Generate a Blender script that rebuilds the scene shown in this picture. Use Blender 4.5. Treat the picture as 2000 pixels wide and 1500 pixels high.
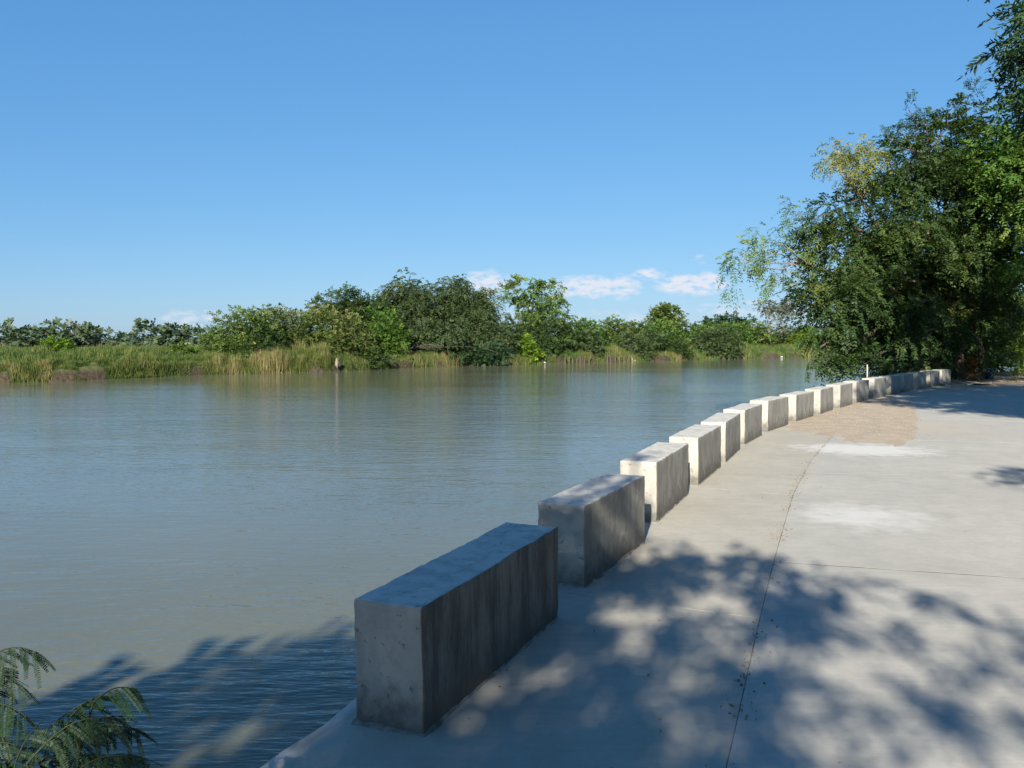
import bpy, bmesh, math, random
import numpy as np
from mathutils import Vector, noise as mnoise

for o in list(bpy.data.objects): bpy.data.objects.remove(o)
S = bpy.context.scene
COL = S.collection
R = math.radians
rng = np.random.default_rng(7)
random.seed(7)

# ------------------------------------------------------------------ camera
F = 1617.0 / 2000.0            # focal length in image widths
EYE = 1.6
PITCH = math.atan((750 - 661) / 1617.0)
cam_d = bpy.data.cameras.new("camera"); cam = bpy.data.objects.new("camera", cam_d); COL.objects.link(cam)
cam_d.sensor_width = 36; cam_d.lens = 36 * F
cam_d.clip_start = 0.05; cam_d.clip_end = 8000
cam.location = (0, 0, EYE); cam.rotation_euler = (math.pi / 2 - PITCH, 0, 0)
S.camera = cam
S.render.resolution_x = 1024; S.render.resolution_y = 768

# ------------------------------------------------------------------ light
SUN_EL = 27.0; SUN_AZ = 14.0   # light travels 14 degrees to the right of straight ahead
sl = bpy.data.lights.new("sun", 'SUN'); sl.energy = 5.0; sl.angle = R(0.53); sl.color = (1.0, 0.93, 0.82)
so = bpy.data.objects.new("sun", sl); COL.objects.link(so)
LD = Vector((math.sin(R(SUN_AZ)) * math.cos(R(SUN_EL)), math.cos(R(SUN_AZ)) * math.cos(R(SUN_EL)), -math.sin(R(SUN_EL))))
so.rotation_euler = LD.to_track_quat('-Z', 'Y').to_euler(); so.location = (-8, -30, 20)

W = bpy.data.worlds.new("World"); S.world = W; W.use_nodes = True
wn, wl = W.node_tree.nodes, W.node_tree.links
wn.clear()
def wN(t, **k):
    n = wn.new(t)
    for a, b in k.items(): setattr(n, a, b)
    return n
sky = wN('ShaderNodeTexSky'); sky.sky_type = 'NISHITA'; sky.sun_disc = False
sky.sun_elevation = R(SUN_EL); sky.sun_rotation = R(180 + SUN_AZ)
sky.altitude = 50; sky.air_density = 1.0; sky.dust_density = 0.25; sky.ozone_density = 2.6
# the camera's own colour response to the sky: one gentle curve per channel over the whole sphere
EXPO = 1.2; SKY = 0.1
sep = wN('ShaderNodeSeparateColor'); wl.new(sky.outputs[0], sep.inputs[0]); comb = wN('ShaderNodeCombineColor')
for k_, (pw, ml) in enumerate(((.82, .079), (.58, .188), (.42, .372))):
    a_ = wN('ShaderNodeMath', operation='POWER'); wl.new(sep.outputs[k_], a_.inputs[0]); a_.inputs[1].default_value = pw
    b_ = wN('ShaderNodeMath', operation='MULTIPLY'); wl.new(a_.outputs[0], b_.inputs[0]); b_.inputs[1].default_value = ml / SKY / 2 ** EXPO
    wl.new(b_.outputs[0], comb.inputs[k_])
tc = wN('ShaderNodeTexCoord'); sx = wN('ShaderNodeSeparateXYZ'); wl.new(tc.outputs['Generated'], sx.inputs[0])
def wmath(op, a, b=None, clamp=False):
    n = wN('ShaderNodeMath', operation=op); n.use_clamp = clamp
    for i, v in enumerate((a, b)):
        if v is None: continue
        if isinstance(v, (int, float)): n.inputs[i].default_value = v
        else: wl.new(v, n.inputs[i])
    return n.outputs[0]
ysafe = wmath('MAXIMUM', sx.outputs[1], 0.05)
aa = wmath('DIVIDE', sx.outputs[0], ysafe); bb = wmath('DIVIDE', sx.outputs[2], ysafe)
cb = wN('ShaderNodeCombineXYZ'); wl.new(aa, cb.inputs[0]); wl.new(bb, cb.inputs[1])
mp = wN('ShaderNodeMapping'); mp.inputs['Scale'].default_value = (22, 55, 1); wl.new(cb.outputs[0], mp.inputs[0])
nz = wN('ShaderNodeTexNoise'); nz.inputs['Scale'].default_value = 2.6; nz.inputs['Detail'].default_value = 6; nz.inputs['Roughness'].default_value = 0.55
wl.new(mp.outputs[0], nz.inputs['Vector'])
# low cumulus in the distance: (direction x, direction z, half width, half height, density)
CL = [(0.092, 0.062, 0.048, 0.0125, 1.0), (0.133, 0.062, 0.022, 0.014, .9), (0.165, 0.077, 0.02, 0.007, .8), (0.215, 0.064, 0.040, 0.0115, 1.15),
      (0.237, 0.068, 0.018, 0.012, 1.0), (0.228, 0.095, 0.012, 0.006, .55), (-0.03, 0.064, 0.03, 0.017, .9), (-0.385, 0.024, 0.045, 0.012, .55),
      (0.30, 0.035, 0.12, 0.013, .45), (-0.02, 0.03, 0.10, 0.012, .4), (0.13, 0.026, 0.09, 0.010, .4)]
tot = None
for (ca, cbv, wa, wb, dn) in CL:
    da = wmath('DIVIDE', wmath('SUBTRACT', aa, ca), wa)
    db = wmath('DIVIDE', wmath('SUBTRACT', bb, cbv), wb)
    d2 = wmath('ADD', wmath('MULTIPLY', da, da), wmath('MULTIPLY', db, db))
    g = wmath('MULTIPLY', wmath('SUBTRACT', 1.0, wmath('MULTIPLY', d2, 0.5), True), dn)
    tot = g if tot is None else wmath('MAXIMUM', tot, g)
m1 = wmath('MULTIPLY', wmath('SUBTRACT', nz.outputs['Fac'], 0.5), 4.2)
cl = wmath('MULTIPLY', wmath('SUBTRACT', wmath('ADD', tot, wmath('MULTIPLY', m1, wmath('ADD', tot, 0.0))), 0.28), 1.35, True)
cl = wmath('MULTIPLY', cl, wmath('GREATER_THAN', sx.outputs[1], 0.1))
cl = wmath('MULTIPLY', cl, 0.88)
mxc = wN('ShaderNodeMix', data_type='RGBA'); wl.new(cl, mxc.inputs[0]); wl.new(comb.outputs[0], mxc.inputs[6]); mxc.inputs[7].default_value = (3.5, 3.6, 4.0, 1)
bg = wN('ShaderNodeBackground'); bg.inputs['Strength'].default_value = SKY
wl.new(mxc.outputs[2], bg.inputs['Color'])
wo = wN('ShaderNodeOutputWorld'); wl.new(bg.outputs[0], wo.inputs[0])

S.view_settings.view_transform = 'Standard'; S.view_settings.look = 'None'; S.view_settings.gamma = 1
S.view_settings.use_curve_mapping = False; S.view_settings.exposure = EXPO
S.render.engine = 'CYCLES'
S.cycles.max_bounces = 6; S.cycles.transparent_max_bounces = 8; S.cycles.diffuse_bounces = 3

# ------------------------------------------------------------------ measuring helpers (photo pixel -> place in the world)
_cp, _sp = math.cos(PITCH), math.sin(PITCH)
def ray(u, v):
    x = (u - 1000) / 1617; y = -(v - 750) / 1617
    return np.array([x, y * _sp + _cp, y * _cp - _sp])
def onz(u, v, z=0.0):
    d = ray(u, v); return d * ((z - EYE) / d[2]) + np.array([0, 0, EYE])
def atd(u, v, D):
    d = ray(u, v); return d * (D / d[1]) + np.array([0, 0, EYE])
LDn = np.array(LD)

# ------------------------------------------------------------------ object helpers
def tag(o, label=None, cat=None, group=None, kind=None):
    if label: o["label"] = label
    if cat: o["category"] = cat
    if group: o["group"] = group
    if kind: o["kind"] = kind
    return o
def empty(name, loc, label, cat, group=None):
    o = bpy.data.objects.new(name, None); COL.objects.link(o); o.location = [float(c) for c in loc]; o.empty_display_size = .2
    return tag(o, label, cat, group)
def mesh_obj(name, V, Fc, mat, parent=None, attr=None, smooth=False, shift=True):
    """V (n,3) world coordinates, Fc a (m,k) index array or list of lists. The child is stored relative to its parent's place."""
    V = np.asarray(V, dtype=np.float32).copy()
    if parent is not None and shift: V -= np.array(parent.location, dtype=np.float32)
    me = bpy.data.meshes.new(name)
    if isinstance(Fc, np.ndarray):
        m, k = Fc.shape
        me.vertices.add(len(V)); me.vertices.foreach_set('co', V.ravel())
        me.loops.add(m * k); me.loops.foreach_set('vertex_index', Fc.astype(np.int32).ravel())
        me.polygons.add(m); me.polygons.foreach_set('loop_start', np.arange(0, m * k, k, dtype=np.int32))
        me.update(calc_edges=True)
    else:
        me.from_pydata([tuple(map(float, v)) for v in V], [], [list(map(int, f)) for f in Fc]); me.update()
    if attr is not None:
        at = me.attributes.new('rnd', 'FLOAT', 'FACE'); at.data.foreach_set('value', np.asarray(attr, dtype=np.float32))
    if smooth: me.polygons.foreach_set('use_smooth', np.ones(len(me.polygons), dtype=bool))
    me.materials.append(mat)
    o = bpy.data.objects.new(name, me); COL.objects.link(o)
    if parent is not None: o.parent = parent
    return o
def cat_geo(parts):
    Vs, Fs, off = [], [], 0
    for v, f in parts:
        Vs.append(v); Fs.append(f + off); off += len(v)
    return np.concatenate(Vs), np.concatenate(Fs)
def tube(pts, radii, n=6):
    pts = np.asarray(pts, float); radii = np.asarray(radii, float)
    V = []
    for i, p in enumerate(pts):
        t = pts[min(i + 1, len(pts) - 1)] - pts[max(i - 1, 0)]; t = t / (np.linalg.norm(t) + 1e-9)
        a = np.array([0, 0, 1.]) if abs(t[2]) < .9 else np.array([1., 0, 0])
        u = np.cross(t, a); u /= np.linalg.norm(u); w = np.cross(t, u)
        ang = np.arange(n) / n * 2 * math.pi
        V.append(p + radii[i] * (np.cos(ang)[:, None] * u + np.sin(ang)[:, None] * w))
    V = np.concatenate(V)
    Fq = []
    for i in range(len(pts) - 1):
        for k in range(n):
            Fq.append([i * n + k, i * n + (k + 1) % n, (i + 1) * n + (k + 1) % n, (i + 1) * n + k])
    return V, np.array(Fq)
def wander(a, b, n=5, amp=.08, sag=0.0):
    a = np.asarray(a, float); b = np.asarray(b, float); L = np.linalg.norm(b - a)
    t = np.linspace(0, 1, n)[:, None]
    p = a + (b - a) * t
    off = rng.normal(0, amp * L, (n, 3)); off[0] = 0; off[-1] = 0
    p = p + off * .6
    p[:, 2] += sag * L * np.sin(t[:, 0] * math.pi)
    return p
def unit(a): return a / (np.linalg.norm(a, axis=-1, keepdims=True) + 1e-9)

# ------------------------------------------------------------------ materials
def newmat(name):
    m = bpy.data.materials.new(name); m.use_nodes = True
    nt = m.node_tree; nt.nodes.clear()
    out = nt.nodes.new('ShaderNodeOutputMaterial')
    return m, nt, out
class NT:
    def __init__(s, nt): s.nt = nt
    def n(s, t, ins=None, **k):
        nd = s.nt.nodes.new(t)
        for a, b in k.items(): setattr(nd, a, b)
        for a, b in (ins or {}).items():
            if isinstance(b, bpy.types.NodeSocket): s.nt.links.new(b, nd.inputs[a])
            else: nd.inputs[a].default_value = b
        return nd
    def m(s, op, a, b=0.0, clamp=False):
        nd = s.n('ShaderNodeMath', {0: a, 1: b}, operation=op); nd.use_clamp = clamp; return nd.outputs[0]
    def mix(s, f, a, b, bt='MIX'):
        nd = s.n('ShaderNodeMix', data_type='RGBA', blend_type=bt)
        for i, v in ((0, f), (6, a), (7, b)):
            if isinstance(v, bpy.types.NodeSocket): s.nt.links.new(v, nd.inputs[i])
            else: nd.inputs[i].default_value = v if i == 0 else (*v, 1)
        return nd.outputs[2]
    def noise(s, vec, scale, det=4, rough=.55, mapscale=None):
        if mapscale is not None: vec = s.n('ShaderNodeMapping', {'Vector': vec, 'Scale': mapscale}).outputs[0]
        return s.n('ShaderNodeTexNoise', {'Vector': vec, 'Scale': scale, 'Detail': det, 'Roughness': rough}).outputs['Fac']
    def ramp(s, f, stops):
        nd = s.n('ShaderNodeValToRGB', {'Fac': f}); cr = nd.color_ramp
        while len(cr.elements) < len(stops): cr.elements.new(.5)
        for e, (p, c) in zip(cr.elements, stops):
            e.position = p; e.color = (*c, 1) if len(c) == 3 else c
        return nd.outputs[0]
    def step(s, f, a, b):   # smooth 0..1 from a to b
        nd = s.n('ShaderNodeMapRange', {'Value': f, 'From Min': a, 'From Max': b}, interpolation_type='SMOOTHSTEP'); return nd.outputs[0]

def leaf_mat(name, stops, trans=.3, rough=.55):
    m, nt, out = newmat(name); T = NT(nt)
    at = T.n('ShaderNodeAttribute', attribute_name='rnd')
    c = T.ramp(at.outputs['Fac'], stops)
    pb = T.n('ShaderNodeBsdfPrincipled', {'Base Color': c, 'Roughness': rough, 'Specular IOR Level': .22})
    c2 = T.mix(1.0, c, (1.1, 1.25, .45), 'MULTIPLY')
    tr = T.n('ShaderNodeBsdfTranslucent', {'Color': c2})
    mx = T.n('ShaderNodeMixShader', {0: trans, 1: pb.outputs[0], 2: tr.outputs[0]})
    nt.links.new(mx.outputs[0], out.inputs[0]); return m
def simple_mat(name, col, rough=.85, col2=None, scale=6, mapscale=None, bump=.3, bdist=.01):
    m, nt, out = newmat(name); T = NT(nt)
    tc = T.n('ShaderNodeTexCoord').outputs['Object']
    f = T.noise(tc, scale, 5, .6, mapscale)
    c = T.mix(T.step(f, .3, .7), col, col2 or tuple(x * .6 for x in col))
    b = T.n('ShaderNodeBump', {'Strength': bump, 'Distance': bdist, 'Height': f})
    pb = T.n('ShaderNodeBsdfPrincipled', {'Base Color': c, 'Roughness': rough, 'Specular IOR Level': .3, 'Normal': b.outputs[0]})
    nt.links.new(pb.outputs[0], out.inputs[0]); return m

M = {}
M['leaf_dark'] = leaf_mat('leaf_dark', [(0, (.020, .042, .013)), (.45, (.038, .072, .019)), (.8, (.070, .105, .024)), (1, (.14, .14, .035))], .28)
M['leaf_deep'] = leaf_mat('leaf_deep', [(0, (.018, .042, .02)), (.5, (.03, .065, .026)), (1, (.055, .095, .03))], .25)
M['leaf_fern'] = leaf_mat('leaf_fern', [(0, (.008, .022, .010)), (.5, (.014, .036, .013)), (1, (.03, .07, .015))], .2)
M['leaf_bright'] = leaf_mat('leaf_bright', [(0, (.045, .10, .02)), (.5, (.085, .16, .028)), (1, (.17, .22, .045))], .35)
M['leaf_pale'] = leaf_mat('leaf_pale', [(0, (.06, .12, .035)), (.5, (.12, .19, .05)), (.8, (.21, .25, .07)), (1, (.30, .30, .07))], .35)
M['leaf_yellow'] = leaf_mat('leaf_yellow', [(0, (.09, .13, .03)), (.5, (.21, .22, .05)), (1, (.38, .31, .06))], .35)
M['leaf_olive'] = leaf_mat('leaf_olive', [(0, (.034, .058, .022)), (.5, (.058, .088, .032)), (1, (.10, .125, .045))], .25)
M['leaf_mid'] = leaf_mat('leaf_mid', [(0, (.045, .085, .022)), (.5, (.09, .14, .032)), (.85, (.16, .19, .045)), (1, (.24, .20, .07))], .3)
M['leaf_mixed'] = leaf_mat('leaf_mixed', [(0, (.05, .085, .022)), (.45, (.10, .14, .035)), (.75, (.14, .15, .045)), (.9, (.22, .15, .08)), (1, (.28, .18, .12))], .3)
M['leaf_lime'] = leaf_mat('leaf_lime', [(0, (.07, .13, .015)), (.5, (.13, .22, .02)), (1, (.24, .30, .04))], .4)
M['leaf_grey'] = leaf_mat('leaf_grey', [(0, (.07, .085, .06)), (.5, (.12, .135, .09)), (1, (.19, .20, .13))], .25)
M['leaf_far'] = leaf_mat('leaf_far', [(0, (.04, .068, .038)), (.5, (.062, .095, .050)), (1, (.09, .125, .06))], .2)
M['grass'] = leaf_mat('grass_blades', [(0, (.045, .08, .018)), (.4, (.085, .13, .028)), (.7, (.14, .155, .048)), (1, (.27, .22, .10))], .3)
M['reed'] = leaf_mat('reed_blades', [(0, (.06, .10, .022)), (.45, (.13, .155, .04)), (1, (.30, .25, .12))], .3)
M['deadleaf'] = leaf_mat('dead_leaves', [(0, (.12, .04, .015)), (.5, (.30, .13, .03)), (1, (.5, .34, .10))], .3)
M['bark'] = simple_mat('bark', (.13, .10, .075), .9, (.045, .035, .028), 5, (3, 3, .8), .8, .03)
M['bark_pale'] = simple_mat('bark_pale', (.26, .22, .17), .9, (.12, .10, .08), 5, (3, 3, .8), .6, .02)
M['dirt'] = simple_mat('dirt', (.25, .20, .13), .95, (.15, .115, .075), .9, None, .6, .05)
M['joint'] = simple_mat('joint_filler', (.24, .22, .18), .95, (.045, .04, .034), 2.2, None, .4, .01)
M['stem'] = simple_mat('green_stem', (.022, .032, .012), .8, (.015, .02, .01), 20)
M['mortar'] = simple_mat('dirty_mortar', (.26, .245, .21), .95, (.09, .085, .07), 14, None, 1.0, .01)
M['stake'] = simple_mat('weathered_wood', (.42, .38, .31), .8, (.25, .21, .16), 4, (6, 6, .7), .4, .005)
M['litter'] = simple_mat('white_plastic', (.62, .62, .60), .5, (.5, .5, .5), 9)
M['blue'] = simple_mat('blue_plastic', (.012, .022, .13), .5, (.008, .012, .07), 6)
M['pale_rock'] = simple_mat('pale_rock', (.40, .38, .34), .9, (.22, .2, .17), 8, None, .7, .03)

def concrete_block_mat(name='weathered_concrete', amt=.45):
    m, nt, out = newmat(name); T = NT(nt)
    tco = T.n('ShaderNodeTexCoord'); ob = tco.outputs['Object']
    oi = T.n('ShaderNodeObjectInfo').outputs['Random']
    off = T.n('ShaderNodeCombineXYZ', {0: T.m('MULTIPLY', oi, 37.0), 1: T.m('MULTIPLY', oi, 11.0), 2: T.m('MULTIPLY', oi, 5.0)}).outputs[0]
    v = T.n('ShaderNodeVectorMath', {0: ob, 1: off}, operation='ADD').outputs[0]
    nrm = T.n('ShaderNodeSeparateXYZ', {0: tco.outputs['Normal']})
    z = T.n('ShaderNodeSeparateXYZ', {0: ob}).outputs[2]
    big = T.noise(v, 2.2, 4, .5); fine = T.noise(v, 70, 4, .65); mid = T.noise(v, 11, 5, .6)
    streak = T.noise(v, 1.0, 8, .74, (8, 8, 1.5)); streak2 = T.noise(v, 1.0, 4, .6, (55, 55, 4))
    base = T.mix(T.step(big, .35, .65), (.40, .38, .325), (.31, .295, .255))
    base = T.mix(T.step(nrm.outputs[2], .5, .9), base, (.47, .45, .395))   # top painted paler so it reads as bright as the sunlit ends
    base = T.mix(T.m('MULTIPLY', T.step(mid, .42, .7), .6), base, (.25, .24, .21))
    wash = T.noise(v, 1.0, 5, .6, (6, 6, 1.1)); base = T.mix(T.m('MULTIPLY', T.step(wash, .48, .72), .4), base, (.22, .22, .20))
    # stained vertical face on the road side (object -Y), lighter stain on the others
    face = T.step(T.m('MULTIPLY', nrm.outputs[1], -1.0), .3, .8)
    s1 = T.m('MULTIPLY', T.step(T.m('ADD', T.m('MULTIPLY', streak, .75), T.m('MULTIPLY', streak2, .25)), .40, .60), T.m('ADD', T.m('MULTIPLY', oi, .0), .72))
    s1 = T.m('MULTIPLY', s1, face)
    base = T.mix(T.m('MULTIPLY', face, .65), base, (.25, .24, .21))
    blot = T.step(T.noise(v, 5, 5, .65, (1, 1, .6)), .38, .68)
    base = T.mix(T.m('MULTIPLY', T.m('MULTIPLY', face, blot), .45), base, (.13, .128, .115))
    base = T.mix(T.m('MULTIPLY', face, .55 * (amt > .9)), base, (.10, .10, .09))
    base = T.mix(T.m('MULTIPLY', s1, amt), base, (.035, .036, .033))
    # damp dirt rising from the foot, with its own ragged edge
    foot = T.m('SUBTRACT', 1.0, T.step(T.m('ADD', z, T.m('MULTIPLY', T.m('SUBTRACT', mid, .5), .45)), .0, .24))
    base = T.mix(T.m('MULTIPLY', foot, .85), base, (.085, .082, .068))
    speck = T.step(T.noise(v, 24, 4, .7), .62, .70)
    base = T.mix(T.m('MULTIPLY', speck, .5), base, (.15, .145, .13))
    h = T.m('ADD', T.m('MULTIPLY', fine, .25), T.m('ADD', T.m('MULTIPLY', mid, .5), T.m('MULTIPLY', speck, -.5)))
    b = T.n('ShaderNodeBump', {'Strength': 1.0, 'Distance': .010, 'Height': h})
    pb = T.n('ShaderNodeBsdfPrincipled', {'Base Color': base, 'Roughness': .82, 'Specular IOR Level': .35, 'Normal': b.outputs[0]})
    nt.links.new(pb.outputs[0], out.inputs[0]); return m
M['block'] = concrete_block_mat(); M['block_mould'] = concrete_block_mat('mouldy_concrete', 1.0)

def pave_mat(name, base, base2, stains=True):
    m, nt, out = newmat(name); T = NT(nt)
    ob = T.n('ShaderNodeTexCoord').outputs['Object']
    oi = T.n('ShaderNodeObjectInfo').outputs['Random']
    sx = T.n('ShaderNodeSeparateXYZ', {0: ob})
    big = T.noise(ob, .55, 5, .6); mid = T.noise(ob, 4.5, 6, .65); fine = T.noise(ob, 90, 3, .7)
    rot = T.n('ShaderNodeMapping', {'Vector': ob, 'Rotation': (0, 0, R(-12)), 'Scale': (1.2, 26, 1)}).outputs[0]
    brush = T.noise(rot, 1.0, 5, .65)
    c = T.mix(T.step(big, .3, .7), base, base2)
    c = T.mix(T.m('MULTIPLY', T.step(mid, .35, .75), .38), c, tuple(x * .72 for x in base2))
    blotch = T.noise(ob, 1.3, 6, .7); c = T.mix(T.m('MULTIPLY', T.step(blotch, .48, .68), .32), c, tuple(x * .74 for x in base2))
    c = T.mix(T.m('MULTIPLY', T.step(brush, .5, .75), .3), c, tuple(x * .7 for x in base))
    c = T.mix(T.m('MULTIPLY', T.step(brush, .5, .3), .15), c, tuple(min(1, x * 1.25) for x in base))
    c = T.mix(T.m('MULTIPLY', oi, .10), c, tuple(x * .78 for x in base))
    # small tar / leaf-rot specks
    sp = T.step(T.noise(ob, 16, 4, .7), .70, .76)
    c = T.mix(T.m('MULTIPLY', sp, .55), c, (.12, .11, .09))
    fm = T.noise(ob, 26, 5, .75); c = T.mix(T.m('MULTIPLY', T.step(fm, .4, .65), .16), c, tuple(x * .62 for x in base)); c = T.mix(T.m('MULTIPLY', T.step(fm, .42, .3), .12), c, tuple(x * 1.3 for x in base))
    fsp = T.step(T.noise(ob, 60, 2, .5), .68, .75)
    c = T.mix(T.m('MULTIPLY', fsp, .3), c, (.2, .19, .165))
    # spilled cement and sand film
    def blob(cx, cy, rx, ry, ang, e0, e1, amp=.9):
        mp = T.n('ShaderNodeMapping', {'Vector': ob, 'Location': (-cx, -cy, 0)}).outputs[0]
        mp = T.n('ShaderNodeMapping', {'Vector': mp, 'Rotation': (0, 0, R(ang))}).outputs[0]
        mp = T.n('ShaderNodeMapping', {'Vector': mp, 'Scale': (1 / rx, 1 / ry, 0)}).outputs[0]
        d = T.n('ShaderNodeVectorMath', {0: mp}, operation='LENGTH').outputs['Value']
        d = T.m('ADD', d, T.m('MULTIPLY', T.m('SUBTRACT', mid, .5), amp))
        return T.step(d, e1, e0)
    if stains:
        p1 = onz(1680, 1008); p2 = onz(1690, 878); p3 = onz(1650, 820)
        c = T.mix(T.m('MULTIPLY', blob(p2[0], p2[1], 1.05, .75, 10, .45, 1.15, 1.8), .7), c, (.54, .53, .50))
        c = T.mix(T.m('MULTIPLY', blob(p1[0], p1[1], .62, .62, 0, .1, 1.25, 1.8), .55), c, (.56, .555, .53))
        c = T.mix(T.m('MULTIPLY', blob(p3[0] - .2, p3[1], 1.9, 3.2, -30, .45, 1.15), .75), c, (.37, .32, .25))
    h = T.m('ADD', T.m('MULTIPLY', fine, .4), T.m('ADD', T.m('MULTIPLY', mid, .4), T.m('MULTIPLY', brush, .35)))
    b = T.n('ShaderNodeBump', {'Strength': .5, 'Distance': .004, 'Height': h})
    pb = T.n('ShaderNodeBsdfPrincipled', {'Base Color': c, 'Roughness': .8, 'Specular IOR Level': .4, 'Normal': b.outputs[0]})
    nt.links.new(pb.outputs[0], out.inputs[0]); return m
M['pave_road'] = pave_mat('road_concrete', (.395, .378, .330), (.34, .326, .285))
M['pave_edge'] = pave_mat('walk_concrete', (.385, .36, .298), (.33, .308, .252))
M['quay'] = simple_mat('quay_concrete', (.42, .40, .36), .9, (.27, .25, .21), 3.5, (1, 1, .4), .6, .02)

def sand_mat():
    m, nt, out = newmat('sand'); T = NT(nt)
    ob = T.n('ShaderNodeTexCoord').outputs['Object']
    a = T.noise(ob, 3, 5, .6); f = T.noise(ob, 60, 4, .7)
    c = T.mix(T.step(a, .3, .7), (.36, .30, .225), (.29, .24, .175)); c = T.mix(T.step(f, .5, .7), c, (.42, .36, .28))
    b = T.n('ShaderNodeBump', {'Strength': .8, 'Distance': .01, 'Height': f})
    pb = T.n('ShaderNodeBsdfPrincipled', {'Base Color': c, 'Roughness': .95, 'Specular IOR Level': .2, 'Normal': b.outputs[0]})
    nt.links.new(pb.outputs[0], out.inputs[0]); return m
M['sand'] = sand_mat()

def bank_mat():
    m, nt, out = newmat('bank_earth'); T = NT(nt)
    ob = T.n('ShaderNodeTexCoord').outputs['Object']
    z = T.n('ShaderNodeSeparateXYZ', {0: ob}).outputs[2]
    a = T.noise(ob, .35, 6, .65); f = T.noise(ob, 3, 5, .7)
    earth = T.mix(T.step(f, .3, .7), (.085, .066, .042), (.03, .024, .016))
    green = T.mix(T.step(a, .3, .7), (.07, .10, .03), (.13, .12, .05))
    c = T.mix(T.step(T.m('ADD', z, T.m('MULTIPLY', T.m('SUBTRACT', f, .5), .8)), -1.0, -.5), earth, green)
    b = T.n('ShaderNodeBump', {'Strength': .9, 'Distance': .2, 'Height': f})
    pb = T.n('ShaderNodeBsdfPrincipled', {'Base Color': c, 'Roughness': .95, 'Specular IOR Level': .15, 'Normal': b.outputs[0]})
    nt.links.new(pb.outputs[0], out.inputs[0]); return m
M['bank'] = bank_mat()

def water_mat():
    m, nt, out = newmat('river_water'); T = NT(nt)
    ob = T.n('ShaderNodeTexCoord').outputs['Object']
    w1 = T.noise(T.n('ShaderNodeMapping', {'Vector': ob, 'Rotation': (0, 0, R(8)), 'Scale': (1.5, 6.0, 1)}).outputs[0], 1.0, 3, .5)
    w2 = T.noise(T.n('ShaderNodeMapping', {'Vector': ob, 'Rotation': (0, 0, R(-14)), 'Scale': (4.2, 15.0, 1)}).outputs[0], 1.0, 2, .5)
    w3 = T.noise(T.n('ShaderNodeMapping', {'Vector': ob, 'Rotation': (0, 0, R(20)), 'Scale': (.5, 1.2, 1)}).outputs[0], 1.0, 3, .5)
    gust = T.noise(T.n('ShaderNodeMapping', {'Vector': ob, 'Scale': (.035, .10, 1)}).outputs[0], 1.0, 4, .55)
    g = T.m('ADD', .45, T.m('MULTIPLY', T.step(gust, .35, .7), .75))
    h = T.m('MULTIPLY', T.m('ADD', T.m('MULTIPLY', w1, .55), T.m('ADD', T.m('MULTIPLY', w2, .22), T.m('MULTIPLY', w3, .8))), g)
    b = T.n('ShaderNodeBump', {'Strength': 1.0, 'Distance': .038, 'Height': h})
    silt = T.noise(ob, .12, 4, .6)
    c = T.mix(T.step(silt, .3, .7), (.118, .118, .078), (.098, .102, .068))
    pb = T.n('ShaderNodeBsdfPrincipled', {'Base Color': c, 'Roughness': .06, 'IOR': 1.33, 'Normal': b.outputs[0]})
    nt.links.new(pb.outputs[0], out.inputs[0]); return m
M['water'] = water_mat()

# ------------------------------------------------------------------ setting: water, banks
def grid_obj(name, P, mat, kind='structure', smooth=True):
    P = np.asarray(P); a, b = P.shape[:2]
    idx = np.arange(a * b).reshape(a, b)
    Fq = np.stack([idx[:-1, :-1], idx[1:, :-1], idx[1:, 1:], idx[:-1, 1:]], -1).reshape(-1, 4)
    return tag(mesh_obj(name, P.reshape(-1, 3), Fq, mat, smooth=smooth), kind=kind)
WZ = -1.5
xs = np.array([-3500, -900, -300, -120, -60, -30, -10, 0, 10, 30, 60, 120, 300, 900, 3500.]); ys = np.array([-900, -200, -60, -20, 0, 10, 20, 40, 80, 160, 300, 900, 3500.])
P = np.zeros((len(ys), len(xs), 3)); P[..., 0] = xs[None]; P[..., 1] = ys[:, None]; P[..., 2] = WZ
w = grid_obj('water', P[:, ::-1].copy(), M['water'], smooth=False)

def resample(pts, step):
    pts = np.asarray(pts, float); d = np.r_[0, np.cumsum(np.linalg.norm(np.diff(pts, axis=0), axis=1))]
    n = max(2, int(d[-1] / step)); t = np.linspace(0, d[-1], n)
    return np.stack([np.interp(t, d, pts[:, k]) for k in range(pts.shape[1])], 1)
def smoothpts(pts, k=3):
    pts = np.asarray(pts, float)
    for _ in range(k):
        q = pts.copy(); q[1:-1] = (pts[:-2] + 2 * pts[1:-1] + pts[2:]) / 4; pts = q
    return pts
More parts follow.
